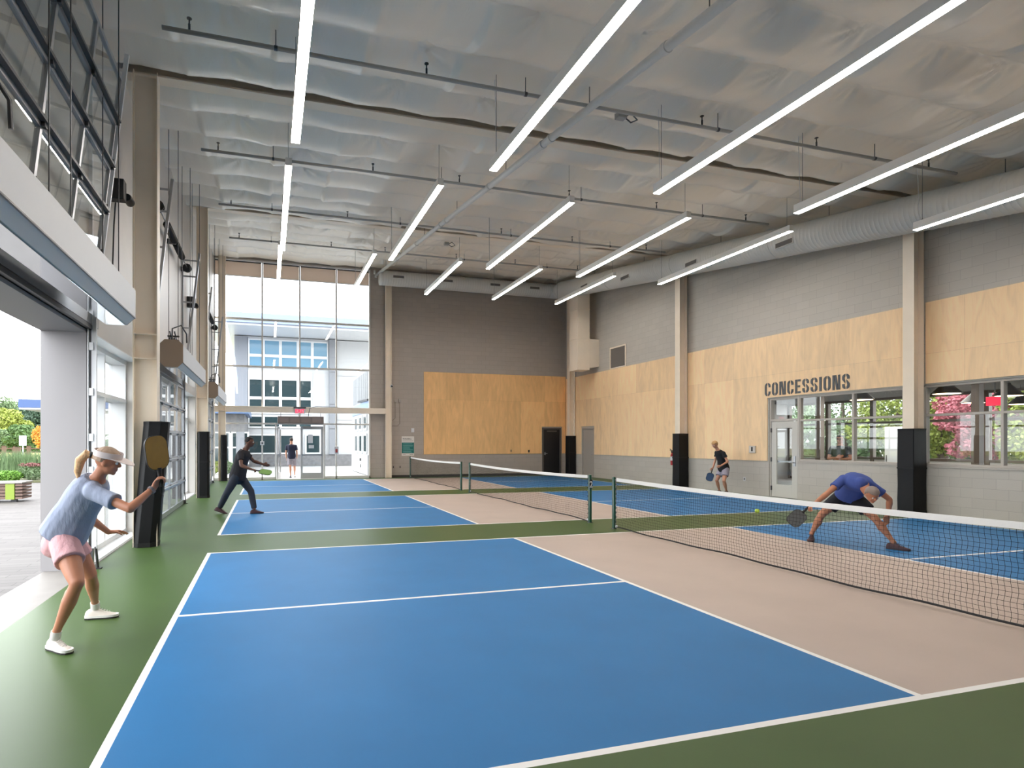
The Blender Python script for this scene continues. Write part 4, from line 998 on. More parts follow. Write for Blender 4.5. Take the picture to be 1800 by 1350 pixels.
def person(name, label, J, face, skin, s=1., fem=False, vox=.012, hands=None, shirt=None, gd=.012, thick=1., sleeve=.6, pants=None, leglen=.45, flare=1.15, up=(0,0,1), nape=False):
    J = {k: V(v) for k, v in J.items()}
    zz = 0
    t = thing(name, label, 'person', ((J['anR'].x+J['anL'].x)/2, (J['anR'].y+J['anL'].y)/2, zz))
    b = MB()
    b.ring(torso_rings(J, s*.97, 0., -.35, 1.1, fem))
    hu = lerp(V(up), (J['hd']-J['nck']).normalized(), .5)
    R, F, U, M = head(b, J['hd'], face, hu, s*.98)
    seg_tube(b, lerp(J['nck'], J['che'], .15), J['hd']-U*.03*s-F*.01*s, [(0,.066*s),(.5,(.052 if fem else .06)*s),(1,(.05 if fem else .058)*s)])
    for sd_ in 'RL':
        sh, el, wr, ha = J['sh'+sd_], J['el'+sd_], J['wr'+sd_], J['ha'+sd_]
        b.ball(sh, .058*s, 12, 8)
        f_ = .86 if fem else 1.
        seg_tube(b, lerp(J['nck'], J['che'], .28), sh, [(0,.055*s),(.6,.056*s*f_),(1,.054*s*f_)])
        cap_limb(b, sh, el, [(0,.052*s*f_),(.3,.050*s*f_),(.65,.044*s*f_),(1,.036*s)])
        cap_limb(b, el, wr, [(0,.037*s),(.25,.041*s*f_),(.6,.034*s*f_),(1,.025*s)])
        hp, kn, an = J['hip'+sd_], J['kn'+sd_], J['an'+sd_]
        cap_limb(b, hp, kn, [(0,.088*s*thick),(.2,.088*s*thick),(.55,.072*s*thick),(.85,.057*s*thick),(1,.053*s)])
        seg_tube(b, kn, an, [(0,.05*s),(.15,.05*s),(.35,.056*s),(.6,.044*s),(.85,.032*s),(1,.034*s)])
        b.ball(kn, .054*s, 12, 8); b.ball(an, .037*s, 12, 8)
        # calf muscle behind the shin, foot inside the shoe
        kd = (an-kn).normalized(); back = (hp-kn).normalized(); back = (back-kd*back.dot(kd)); 
        if back.length > .05: b.ball(lerp(kn, an, .3)+back.normalized()*.018*s, (.043*s,.043*s,.075*s), 10, 8)
        if hands and sd_ in hands:
            nrm, lat, curl = hands[sd_]; hand(b, wr, ha-wr, V(nrm), V(lat), curl, s)
        else: hand(b, wr, ha-wr, F, V((0,0,1)) if abs((ha-wr).normalized().z) < .8 else F, (.5,.5,.4), s)
    o = b.obj('body', skin, t, fix=False); remesh(o, vox, 4)
    # eyes
    for sx_ in (-1, 1):
        e = MB(); e.ball(J['hd']+R*.03*s*sx_+F*.0765*s+U*.012*s, .0125*s, 10, 8); eo = e.obj('eye', mat('eye_white',(225,220,214),.3), t, smooth=True)
        MB().ball(J['hd']+R*.03*s*sx_+F*.0845*s+U*.012*s, .0058*s, 8, 6).obj('iris', mat('iris_dark',(40,28,22),.2), eo, smooth=True)
    if shirt:
        c = MB(); c.ring(torso_rings(J, s, .014, shirt[1], 1.0, fem, gd)); c.ball(lerp(J['nck'], J['che'], .22), .085*s, 12, 8)
        if nape: c.ball(J['nck']+V((0,.02,.01)), .088*s, 14, 10)
        for sd_ in 'RL':
            sh, el = J['sh'+sd_], J['el'+sd_]
            c.ball(sh, .066*s, 12, 8); seg_tube(c, lerp(J['nck'], J['che'], .3), sh, [(0,.062*s),(.6,.068*s),(1,.066*s)])
            seg_tube(c, lerp(sh, el, -.02), lerp(sh, el, sleeve), [(0,.064*s),(.5,.064*s),(.85,.066*s),(1,.070*s)])
        so = c.obj('shirt', shirt[0], t, fix=False); remesh(so, max(.009, vox), 3)
        cl = MB(); ax = (J['hd']-J['nck']).normalized(); q = J['nck']-ax*.0*s
        cl.lathe(tuple(q), [(.075*s,-.02*s),(.078*s,.0),(.068*s,.006*s),(.064*s,-.01*s)], 18, axis=tuple(ax)); cl.obj('collar', shirt[0], t, smooth=True)
    if pants:
        c = MB(); c.ring(torso_rings(J, s, .017, -.35, .3, fem))
        for sd_ in 'RL':
            hp, kn, an = J['hip'+sd_], J['kn'+sd_], J['an'+sd_]
            if leglen <= 1:
                seg_tube(c, lerp(hp, kn, -.05), lerp(hp, kn, leglen), [(0,.105*s),(.5,.104*s*flare**.5),(1,.098*s*flare)])
            else:
                seg_tube(c, lerp(hp, kn, -.05), kn, [(0,.105*s),(.5,.09*s),(1,.072*s)]); c.ball(kn, .074*s, 12, 8)
                seg_tube(c, kn, lerp(kn, an, .97), [(0,.072*s),(.4,.07*s),(1,.058*s)])
        po = c.obj('shorts' if leglen <= 1 else 'trousers', pants, t, fix=False); remesh(po, max(.009, vox), 3)
    return t, J, (R, F, U)
white_shoe = mat('white_trainer', (226,216,206), .6, bump=.1, bscale=60); sock = mat('white_sock', (225,222,218), .8)
gum = mat('dark_outsole', (40,36,36), .6)

# --- woman by the open doorway
J_W1 = dict(pel=(-0.717,2.636,0.82), che=(-0.565,2.556,1.085), nck=(-0.455,2.515,1.25), hd=(-0.372,2.466,1.384), shR=(-0.45,2.36,1.165), elR=(-0.155,2.17,1.052), wrR=(-.02,2.30,1.19), haR=(.035,2.33,1.285), shL=(-0.53,2.70,1.16), elL=(-0.596,2.89,0.90), wrL=(-0.50,3.04,0.765), haL=(-0.41,3.08,0.765), hipR=(-0.691,2.54,0.79), knR=(-0.522,2.27,0.513), anR=(-0.70,2.39,0.115), hipL=(-0.723,2.74,0.78), knL=(-0.575,2.80,0.46), anL=(-0.635,3.17,0.125))
ptshirt = mat('heather_blue_shirt', (146,156,178), .8, var=.06, vscale=5, bump=1., bscale=7, stretch=(1.6,1,.6))
pink = mat('pale_pink_shorts', (214,166,170), .8, bump=1., bscale=9, stretch=(1.5,1.5,.4))
w, J, (R, F, U) = person('person', 'woman in a grey blue t-shirt, pink shorts and white visor lunging with a raised paddle', J_W1, (.9,-.02,-.22), skin_m, .93, True, .0075,
    {'R': ((.75,.0,-.1), (-.3,-.9,.3), (1.0,1.2,.8)), 'L': ((0,0,-1), (.2,-.9,.2), (.25,.3,.2))}, (ptshirt, -.12), .055, 1.14, .62, pink, .52, 1.15)
hb = hair_cap(J['hd'], R, F, U, .95, .42, 1.08, -.3); hm = mat('blond_grey_hair', (176,150,128), .6, var=.2, vscale=30, bump=.4, bscale=60); hb.obj('hair', hm, w, smooth=True)
pt = J['hd']-F*.1+U*.02
pony = mat('blond_ponytail', (224,180,132), .6, var=.2, vscale=40, bump=.4, bscale=80)
MB().tube([pt, pt-F*.05+U*.01, pt-F*.085-U*.05, pt-F*.085-U*.14, pt-F*.07-U*.2], [.018,.034,.036,.026,.008], 12).obj('ponytail', pony, w, smooth=True)
MB().lathe(tuple(pt-F*.02+U*.006), [(.022,-.012),(.027,0),(.022,.012)], 12, axis=tuple(F)).obj('hair_tie', black, w, smooth=True)
vm = mat('white_visor', (226,214,212), .6)
vb = MB(); n = 20
ring = lambda g, z: [J['hd']+R*.083*g*math.cos(2*math.pi*k/n)+F*(.104*g*math.sin(2*math.pi*k/n)-.006)+U*z for k in range(n)]
vb.ring([ring(1,.04), ring(1.0,.085), ring(.965,.085), ring(.965,.04)], closed=True); vb.obj('visor_band', vm, w, smooth=True)
br = MB(); top = []; bot = []
for k in range(13):
    a = math.pi*(k/12); rr = .085
    top.append(J['hd']+R*rr*math.cos(a)+F*(.035+.155*math.sin(a)**.8)+U*(.048-.03*math.sin(a)))
br.ring([top, [p-U*.005 for p in top]]); br.obj('visor_brim', vm, w)
# cropped sleeve hem line, wrist band
MB().tube([J['wrR']-(J['wrR']-J['elR']).normalized()*.035, J['wrR']-(J['wrR']-J['elR']).normalized()*.015], .032, 14).obj('wrist_strap', mat('wrist_grey',(120,110,112),.6), w)
shoe(w, J['anR'], (.75,-.66,0), white_shoe, gum, .93, lace=sock)
shoe(w, J['anL'], (1,.03,0), white_shoe, gum, .93, lace=sock)
for an, kn in ((J['anR'], J['knR']), (J['anL'], J['knL'])): MB().tube([an-V((0,0,.03)), lerp(an, kn, .07)], .036, 14).obj('sock', sock, w, smooth=True)
paddle(V((.0,2.30,1.455)), (-.12,-.08,1), (.85,-.75,.05), mat('gold_brown_paddle', (140,108,44), .45, var=.15, vscale=10), black, 'gold brown paddle held up by the woman at the open doorway')

# --- man on the left in dark clothes
J_M2 = dict(pel=(0.181,10.605,0.82), che=(0.251,10.584,1.14), nck=(0.335,10.564,1.37), hd=(0.425,10.536,1.535), shR=(0.24,10.40,1.30), elR=(0.267,10.215,1.05), wrR=(0.48,10.12,0.97), haR=(0.57,10.09,0.95), shL=(0.32,10.75,1.32), elL=(0.50,10.841,1.12), wrL=(0.70,10.80,1.05), haL=(0.79,10.79,1.03), hipR=(0.151,10.509,0.80), knR=(-0.03,10.451,0.46), anR=(-0.19,10.74,0.14), hipL=(0.226,10.69,0.79), knL=(0.448,10.63,0.48), anL=(0.52,10.527,0.105))
m2, J, (R, F, U) = person('person', 'man in a black t-shirt and dark trousers stepping forward with a green paddle', J_M2, (.96,-.1,-.12), skin_d, 1.0, False, .012,
    {'R': ((0,-.2,-1), (.1,-.9,.3), (1.1,1.2,.8))}, (mat('black_tshirt', (34,32,38), .85, bump=.2, bscale=10), -.16), .04, 1., .6, mat('dark_trousers', (38,44,56), .85, bump=.2, bscale=10), 1.2)
hair_cap(J['hd'], R, F, U, 1.0, .5, 1.05, -.2).obj('hair', mat('black_hair', (26,22,22), .7), m2, smooth=True)
MB().lathe(tuple(J['nck']+V((0,0,.0))), [(.07,-.02),(.082,-.01),(.078,.006),(.068,.0)], 16, axis=tuple((J['hd']-J['nck']).normalized())).obj('white_neckline', sock, m2, smooth=True)
dk = mat('maroon_shoe', (70,40,46), .6)
shoe(m2, J['anR'], (1,-.1,0), dk, gum, 1.0, pitch=.35); shoe(m2, J['anL'], (1,.1,0), dk, gum, 1.0)
paddle(V((0.75,10.04,0.915)), (.9,-.25,-.17), (.2,-.5,.8), mat('green_paddle', (96,140,52), .45), black, 'green paddle held low by the man in the black t-shirt')

# --- man walking out through the entrance
J_M3 = dict(pel=(1.789,23.471,0.901), che=(1.777,23.474,1.22), nck=(1.772,23.476,1.44), hd=(1.772,23.49,1.62), shR=(1.95,23.433,1.365), elR=(2.0,23.412,1.10), wrR=(2.0,23.36,0.86), haR=(2.0,23.37,0.77), shL=(1.595,23.521,1.365), elL=(1.55,23.538,1.10), wrL=(1.56,23.45,0.86), haL=(1.565,23.46,0.77), hipR=(1.872,23.447,0.876), knR=(1.909,23.70,0.50), anR=(1.93,23.80,0.11), hipL=(1.706,23.495,0.876), knL=(1.722,23.40,0.488), anL=(1.736,23.33,0.10))
m3, J, (R, F, U) = person('person', 'man in navy t-shirt and grey shorts walking out through the open entrance door', J_M3, (.05,1,0), skin_l, 1.0, False, .014,
    None, (mat('navy_tshirt', (34,36,58), .85), -.22), .02, 1., .65, mat('grey_shorts', (150,144,152), .85), .85, 1.1)
hair_cap(J['hd'], R, F, U, 1.0, .5, 1.06, -.45).obj('hair', mat('dark_brown_hair', (52,40,34), .7), m3, smooth=True)
shoe(m3, J['anR'], (.1,1,0), sock, gum, 1.0); shoe(m3, J['anL'], (-.1,1,0), mat('grey_shoe',(92,90,94),.6), gum, 1.0)

# --- blond player by the right wall
J_B4 = dict(pel=(13.876,11.703,0.76), che=(13.819,11.72,1.06), nck=(13.713,11.751,1.29), hd=(13.59,11.738,1.46), shL=(13.74,11.56,1.21), elL=(13.8,11.465,0.96), wrL=(13.58,11.50,0.84), haL=(13.5,11.55,0.79), shR=(13.82,11.90,1.22), elR=(13.745,11.91,0.96), wrR=(13.60,11.83,0.76), haR=(13.53,11.81,0.69), hipL=(13.87,11.607,0.73), knL=(13.70,11.50,0.40), anL=(13.87,11.588,0.1), hipR=(13.902,11.8,0.73), knR=(13.713,11.80,0.39), anR=(13.85,11.85,0.1))
b4, J, (R, F, U) = person('person', 'blond player in black top and lilac shorts at the right wall with a blue paddle', J_B4, (-.85,-.12,-.5), skin_l, .94, True, .012,
    {'R': ((-.2,.8,0), (-.7,-.2,.5), (1.1,1.2,.8)), 'L': ((-.3,.6,-.5), (-.6,0,.6), (.7,.8,.5))}, (mat('black_top', (24,24,28), .85), -.2), .03, 1., .5, mat('lilac_shorts', (164,158,172), .85), .6, 1.12)
hair_cap(J['hd'], R, F, U, .95, .4, 1.14, -.7).obj('hair', mat('sandy_hair', (206,164,112), .7, var=.15, vscale=30), b4, smooth=True)
MB().lathe(tuple(J['nck']), [(.07,-.02),(.08,0),(.06,.004)], 16, axis=tuple((J['hd']-J['nck']).normalized())).obj('neckline', mat('lime_trim', (150,170,110), .7), b4, smooth=True)
ds = mat('dark_shoe', (60,44,42), .6)
shoe(b4, J['anR'], (-1,.05,0), ds, gum, .92); shoe(b4, J['anL'], (-1,-.1,0), ds, gum, .92)
paddle(V((13.45,11.78,0.50)), (-.45,-.1,-.9), (-.5,-.75,.2), mat('blue_paddle', (28,66,104), .45), black, 'blue paddle held low by the blond player at the right wall')

# --- player lunging behind the nearest net
J_L5 = dict(pel=(9.228,4.155,0.74), che=(9.072,3.919,0.965), nck=(8.915,3.70,0.94), hd=(8.90,3.55,0.80), shR=(8.87,3.94,1.0), elR=(8.59,3.957,0.80), wrR=(8.354,3.993,0.627), haR=(8.276,4.016,0.569), shL=(9.14,3.74,0.91), elL=(9.33,3.62,0.72), wrL=(9.36,3.66,0.50), haL=(9.37,3.69,0.42), hipR=(9.19,4.25,0.69), knR=(9.002,4.41,0.41), anR=(8.951,4.53,0.11), hipL=(9.26,4.07,0.69), knL=(9.30,3.80,0.42), anL=(9.40,3.617,0.105))
l5, J, (R, F, U) = person('person', 'grey haired player in blue shirt and black shorts lunging low behind the nearest net', J_L5, (-.25,-.75,-.6), skin_m, 1.0, False, .011,
    {'R': ((-.3,-.4,-.6), (-.1,-.8,.5), (1.1,1.2,.8)), 'L': ((-.4,-.5,0), (-.8,.3,0), (.3,.35,.3))}, (mat('royal_blue_shirt', (62,82,150), .85, bump=.2, bscale=10), -.1), .03, 1., .6, mat('black_shorts', (14,16,26), .85), .6, 1.12, up=(-.4,-.5,.5), nape=True)
hair_cap(J['hd'], R, F, U, 1.0, .42, 1.07, -.4).obj('hair', mat('grey_hair', (138,124,116), .7), l5, smooth=True)
shoe(l5, J['anR'], (-.7,-.5,0), dk, gum, 1.0); shoe(l5, J['anL'], (.3,-.8,0), dk, gum, 1.0)
paddle(V((8.12,4.05,0.44)), (-.72,.15,-.65), (-.4,-.8,.3), mat('grey_paddle', (96,98,98), .45), black, 'grey paddle stretched out low by the lunging player behind the nearest net')

# --- man with crossed arms behind the concession window
bx, by = 15.42, 9.27; Fd = V((-.9,-.42,0)).normalized(); Rd = Fd.cross(V((0,0,1)))
P = lambda r, f, z: tuple(V((bx,by,0))+Rd*r+Fd*f+V((0,0,z)))
J_C6 = dict(pel=P(0,0,.90), che=P(0,.0,1.22), nck=P(0,.0,1.44), hd=P(0,.03,1.61), shR=P(.185,0,1.37), elR=P(.25,.07,1.10), wrR=P(.02,.24,1.13), haR=P(-.07,.24,1.16), shL=P(-.185,0,1.37), elL=P(-.25,.07,1.10), wrL=P(-.03,.20,1.09), haL=P(.06,.19,1.10), hipR=P(.09,0,.88), knR=P(.1,.02,.49), anR=P(.11,0,.1), hipL=P(-.09,0,.88), knL=P(-.1,.02,.49), anL=P(-.11,0,.1))
c6, J, (R, F, U) = person('person', 'man in a dark polo shirt with sunglasses and crossed arms standing behind the concession window', J_C6, tuple(Fd), skin_m, 1.0, False, .011,
    {'R': (tuple(-Fd), (0,0,1), (.3,.3,.2)), 'L': (tuple(-Fd), (0,0,1), (.3,.3,.2))}, (mat('dark_green_polo', (38,46,48), .8), -.2), .012, 1., .62, mat('dark_shorts', (40,38,44), .85), 1.2)
hair_cap(J['hd'], R, F, U, 1.0, .5, 1.06, -.35).obj('hair', mat('dark_brown_hair', (52,40,34), .7), c6, smooth=True)
g = MB()
for sx_ in (-1, 1): g.ball(J['hd']+R*.031*sx_+F*.096+U*.012, (.024,.01,.019), 10, 8, M=Matrix((R,F,U)).transposed())
g.tube([J['hd']+R*.07+F*.0+U*.015, J['hd']+R*.06+F*.085+U*.018, J['hd']+F*.105+U*.02, J['hd']-R*.06+F*.085+U*.018, J['hd']-R*.07+U*.015], .003, 5)
g.obj('sunglasses', black, c6, smooth=True)
shoe(c6, J['anR'], tuple(Fd), gum, gum, 1.0); shoe(c6, J['anL'], tuple(Fd), gum, gum, 1.0)

# ball in the air
t = MB(); t.ball((8.42,5.05,.42), .037, 20, 14); bo = t.obj('pickleball', mat('yellow_green_plastic', (176,206,72), .45), smooth=True)
tag(bo, 'yellow green ball in the air beyond the nearest net, left of the lunging player', 'ball')
# ============================================================ CONCESSION ROOM behind the right wall
rm = mat('room_dark_grey', (92,90,88), .7); rw = mat('room_wall', (198,196,192), .6); rf = mat('room_floor', (128,122,116), .5, var=.05)
brown = mat('brown_mullion', (96,84,74), .45)
struct(MB().box(WX+T, 22.4, 2.6, 17.2, -.1, 0), 'floor_concession', rf)
struct(MB().box(WX+T, 22.4, 2.6, 17.2, 3.15, 3.3), 'ceiling_concession', rm)
struct(MB().box(WX+T, 22.2, 2.6, 2.75, 0, 3.15), 'wall_near_concession', rw)
struct(MB().box(WX+T, 22.2, 17.05, 17.2, 0, 3.15), 'wall_far_concession', rw)
t = thing('window_8', 'exterior glazing of the concession room', 'window', (22.2, 9, 0), kind='structure')
b = MB()
for k in range(9): y = 2.8+1.78*k; b.box(22.15,22.3,y-.06,y+.06,0,3.15)
for z in (.06,.95,2.25,3.1): b.box(22.16,22.29,2.75,17.05,z-.04,z+.04)
b.obj('window_frame', brown, t)
MB().box(22.2,22.26,2.75,17.05,.05,.9).obj('knee_panel', rw, t)
for k in range(8): MB().box(22.22,22.228,2.86+1.78*k,4.52+1.78*k,.99,3.06).obj('pane', glass, t)
# inner posts, beam and a pale partition with a door
for x, y, lab in ((18.3,12.3,'brown steel post inside the concession room behind the crossed arms man'),(18.6,8.05,'brown steel post inside the concession room seen past the padded column'),(18.4,6.35,'brown steel post inside the concession room, nearest of the three')):
    tag(MB().box(x-.09,x+.09,y-.09,y+.09,.0,3.15).obj('room_post', brown), lab, 'post', 'steel posts inside the concession room')
t = thing('pale_cabinet', 'tall pale cabinet inside the concession room left of the padded column', 'cabinet', (19.0,10.1,0))
MB().box(18.7,19.3,9.75,10.5,0,2.0).obj('carcass', white_metal, t, bevel=.01); MB().box(18.68,18.7,9.78,10.47,.05,1.96).obj('door', mat('cabinet_door',(214,220,224),.35), t); MB().tube([(18.66,10.42,.95),(18.66,10.42,1.15)],.01,8).obj('handle', black, t)
t = thing('serving_counter', 'white topped counter inside the concession room', 'counter', (16.6,6.0,0))
MB().box(16.3,16.9,4.2,7.9,0,.88).obj('counter_front', rw, t); MB().box(16.22,16.98,4.1,8.0,.88,.93).obj('worktop', white_metal, t, bevel=.005)
warm = mat('warm_lamp', (255,225,180), .5, emit=(1,.72,.45), es=9)
lamp_m = mat('black_lamp_shade', (30,28,28), .4)
k = 0
labs = ['far left row lamp seen above the padded column','','','','','']
for y in (6.55, 8.45):
    for i, x in enumerate((15.1, 17.1, 19.1, 21.0)):
        order = ('nearest the glass','second from the glass','third from the glass','farthest from the glass')[i]
        row = 'right' if y < 7 else 'left'
        t = thing('pendant_lamp', 'black cone pendant lamp behind the %s hand concession window, %s' % (row, order), 'pendant lamp', (x,y,2.6), 'cone pendant lamps in the concession room')
        MB().lathe((x,y,2.6), [(.27,0),(.272,.012),(.04,.26),(.03,.30),(.0,.30),(.02,.25),(.26,.012)], 24).obj('lamp_shade', lamp_m, t, smooth=True)
        MB().lathe((x,y,2.6), [(.0,-.004),(.235,-.004),(.25,.01),(.0,.01)], 20).obj('bulb_disc', warm, t)
        MB().tube([(x,y,2.9),(x,y,3.15)], .006, 6).obj('cord', black, t)
t = thing('room_exit_sign', 'red lit exit sign hanging inside the concession room', 'exit sign', (18.0,7.35,2.5))
MB().box(17.97,18.03,7.17,7.5,2.44,2.66).obj('housing', mat('exit_red_box', (190,20,40), .4, emit=(1,.03,.08), es=1.2), t)
MB().tube([(18,7.33,2.66),(18,7.33,3.15)], .01, 6).obj('stem', black, t)
la = bpy.data.lights.new('room_fill_light', 'AREA'); la.energy = 220; la.size = 3; la.color = (1,.95,.88); lo = bpy.data.objects.new('room_fill_light', la); COL.objects.link(lo); lo.location = (18.3,10,3.1); lo['kind'] = 'structure'  # fill light without a fixture, added to brighten the concession room and the man

# ============================================================ VEGETATION helpers
def leaves(mb, blobs, n, size, rng, m=0):
    vs, fs = [], []
    tot = sum(b[3]*b[4]*b[5] for b in blobs)**1.0
    for cx_, cy_, cz_, rx, ry, rz in blobs:
        k = max(8, int(n*(rx*ry*rz)/tot))
        u = rng.normal(size=(k,3)); u /= np.linalg.norm(u, axis=1)[:,None]; rad = rng.uniform(.55, 1.03, k)[:,None]**.6
        c = u*rad*np.array([rx,ry,rz])+np.array([cx_,cy_,cz_])
        a = rng.normal(size=(k,3)); a /= np.linalg.norm(a, axis=1)[:,None]; b_ = np.cross(a, rng.normal(size=(k,3))); b_ /= np.linalg.norm(b_, axis=1)[:,None]
        s = size*rng.uniform(.6,1.4,k)[:,None]
        for q in (c-a*s, c+b_*s*.55, c+a*s, c-b_*s*.55): vs.append(q)
        vv = np.stack(vs[-4:], 1).reshape(-1,3); vs = vs[:-4]; o = len(mb.v)
        mb.v += [tuple(map(float, p)) for p in vv]; mb.f += [tuple(range(o+4*i, o+4*i+4)) for i in range(k)]; mb.m += [m]*k
def fol(name, rgb, var=.35): return mat(name, rgb, .7, var=var, vscale=6)
bark = mat('bark', (96,82,72), .9, var=.2, vscale=8)
def tree(name, label, x, y, h, w, m, seed, trunk=.2, n=2600, leaf=.16, conifer=False, group=None, cat='tree', z0=-.02, tm=None):
    rng = np.random.RandomState(seed); t = thing(name, label, cat, (x,y,z0), group)
    b = MB(); blobs = []
    if conifer:
        for i in range(9): f_ = i/8; blobs.append((x, y, z0+h*(.12+.84*f_), w*.5*(1-f_)+.15, w*.5*(1-f_)+.15, h*.09))
    else:
        blobs.append((x, y, z0+h*(trunk+(1-trunk)*.5), w*.3, w*.3, h*(1-trunk)*.42))
        for i in range(16):
            a = rng.rand()*6.28; e = rng.uniform(-.85,1.1); r = math.sqrt(max(.05,1-e*e))*.33*w
            blobs.append((x+r*math.cos(a), y+r*math.sin(a), z0+h*(trunk+(1-trunk)*(.5+.36*e)), w*rng.uniform(.12,.22), w*rng.uniform(.12,.22), h*(1-trunk)*rng.uniform(.08,.17)))
    leaves(b, blobs, n, leaf, rng); b.obj('crown', m, t, fix=False)
    MB().tube([(x,y,z0),(x+.05,y,z0+h*.3),(x,y,z0+h*.75)], [w*.035+.05,w*.025+.04,.03], 8).obj('trunk', tm or bark, t)
    return t
green1 = fol('mid_green_foliage', (78,106,58)); green2 = fol('dark_green_foliage', (62,86,66)); green3 = fol('yellow_green_foliage', (130,142,62)); orange = fol('orange_foliage', (196,134,50), .2)
pinkf = fol('pink_foliage', (172,98,108), .25); greeny = fol('pale_green_foliage', (106,128,90))

# ============================================================ OUTSIDE THE OPEN DOORWAY
grass = mat('meadow_grass', (148,142,86), .9, var=.2, vscale=1)
grass_d = mat('lawn_green', (98,124,54), .9, var=.2, vscale=1)
struct(MB().box(-90,-4,47,190,-.3,-.005).box(-4,60,60,150,-.3,-.015), 'meadow', grass)
struct(MB().box(-60,-6,44.0,47.5,-.3,.01), 'lawn_strip', grass_d)
struct(MB().box(-40,-3.2,23.2,29.5,-.3,.03), 'planting_bed', mat('bed_soil',(88,90,60),.9))
# slatted timber bench planter
t = thing('slatted_bench', 'low slatted timber bench with a lime green end panel on the paving', 'bench', (-6.8,15.4,0))
wood = mat('weathered_timber', (112,92,82), .8, var=.15, vscale=3, stretch=(1,1,14)); lime = mat('lime_green_panel', (128,148,52), .5)
for i in range(5): MB().box(-9.2,-5.72,15.02,15.06,.06+.083*i,.125+.083*i).obj('slat', wood, t)
for i in range(5): MB().box(-5.5,-5.34,15.0,15.62,.06+.083*i,.115+.083*i).obj('end_slat', wood, t)
MB().box(-5.72,-5.52,15.0,15.66,.05,.46).obj('end_panel', lime, t)
MB().box(-9.25,-5.34,14.98,15.72,.465,.50).obj('seat_top', mat('bench_top',(150,146,140),.7), t); MB().box(-9.2,-5.8,15.1,15.6,.05,.46).obj('core', black, t)
for x in (-5.55,-7.3,-9.0): MB().box(x-.06,x+.06,15.05,15.15,-.02,.06).obj('foot', black, t)
def hedge(label, x0, y0, x1, y1, h, m, seed, n):
    rng = np.random.RandomState(seed); t = thing('hedgerow', label, 'hedge', ((x0+x1)/2,(y0+y1)/2,0), kind='thing'); b = MB(); k = 24
    leaves(b, [(x0+(x1-x0)*i/k+rng.uniform(-.5,.5), y0+(y1-y0)*i/k, h*.45, math.hypot(x1-x0,y1-y0)/k*.9, 1.6, h*rng.uniform(.42,.56)) for i in range(k+1)], n, .26, rng); b.obj('foliage', m, t, fix=False)
hedge('low green hedgerow at the foot of the trees beyond the meadow', -62, 98, -14, 96, 2.9, green1, 31, 9000)
hedge('green hedgerow beyond the parking outside the concession room', 40, 8, 40, 34, 3.4, green1, 32, 6000)
# planting: grasses, pink sedum clumps, low green clumps
def clump(kind, label, x, y, w, h, m, seed, m2=None):
    rng = np.random.RandomState(seed); t = thing(kind, label, 'plant', (x,y,.03), kind='thing')
    b = MB()
    if kind == 'ornamental_grass':
        for i in range(900):
            a = rng.rand()*6.28; r = w*.5*rng.rand()**.5; px, py = x+r*math.cos(a), y+r*math.sin(a)*.8; hh = h*rng.uniform(.6,1); l = rng.uniform(-.25,.25,2)
            b.add([(px-.012,py,.02),(px+.012,py,.02),(px+l[0]*.4+.008,py+l[1]*.3,hh*.6),(px+l[0]*.4-.008,py+l[1]*.3,hh*.6)], [(0,1,2,3)]); b.add([(px+l[0]*.4-.008,py+l[1]*.3,hh*.6),(px+l[0]*.4+.008,py+l[1]*.3,hh*.6),(px+l[0],py+l[1],hh)], [(0,1,2)])
        b.obj('blades', m, t, fix=False)
    else:
        leaves(b, [(x,y,h*.45,w*.5,w*.45,h*.42)], 900, .045, rng); b.obj('foliage', m, t, fix=False)
        if m2:
            b = MB(); leaves(b, [(x+rng.uniform(-.4,.4)*w,y+rng.uniform(-.4,.3)*w,h*.85,w*.16,w*.16,h*.09) for _ in range(9)], 700, .03, rng); b.obj('flower_heads', m2, t, fix=False)
    return t
gg = fol('grass_green', (90,114,74), .2); sed = fol('sedum_pink', (124,78,76), .2); lg = fol('bright_green_clump', (100,142,52), .2)
for i, (x, w) in enumerate(((-11.6,1.6),(-10.4,1.5),(-9.3,1.5),(-8.3,1.3))):
    clump('ornamental_grass', 'tall soft ornamental grass in the flower bed, %s from the doorway jamb' % ('fourth','third','second','first')[i], x, 27.6, w, 1.25, gg, 50+i)['group'] = 'ornamental grasses in the flower bed'
for i, (x, y, w) in enumerate(((-8.3,24.4,1.0),(-7.5,24.1,.9),(-6.9,25.5,1.1),(-6.3,24.6,1.0))):
    clump('sedum_clump', 'clump of dusty pink sedum in the flower bed, %s' % ('leftmost of four','second of four from the left','third from the left, set back','rightmost of four beside the jamb')[i], x, y, w, .75, greeny, 60+i, sed)['group'] = 'pink sedum clumps'
for i, (x, y, w) in enumerate(((-9.6,24.2,1.3),(-8.9,23.9,.9),(-7.05,23.8,.9),(-6.2,23.7,.8))):
    clump('green_clump', 'bright green low plant fronting the flower bed, %s' % ('leftmost of four','second of four from the left','third of four from the left','rightmost of four')[i], x, y, w, .5, lg, 70+i)['group'] = 'low bright green plants'
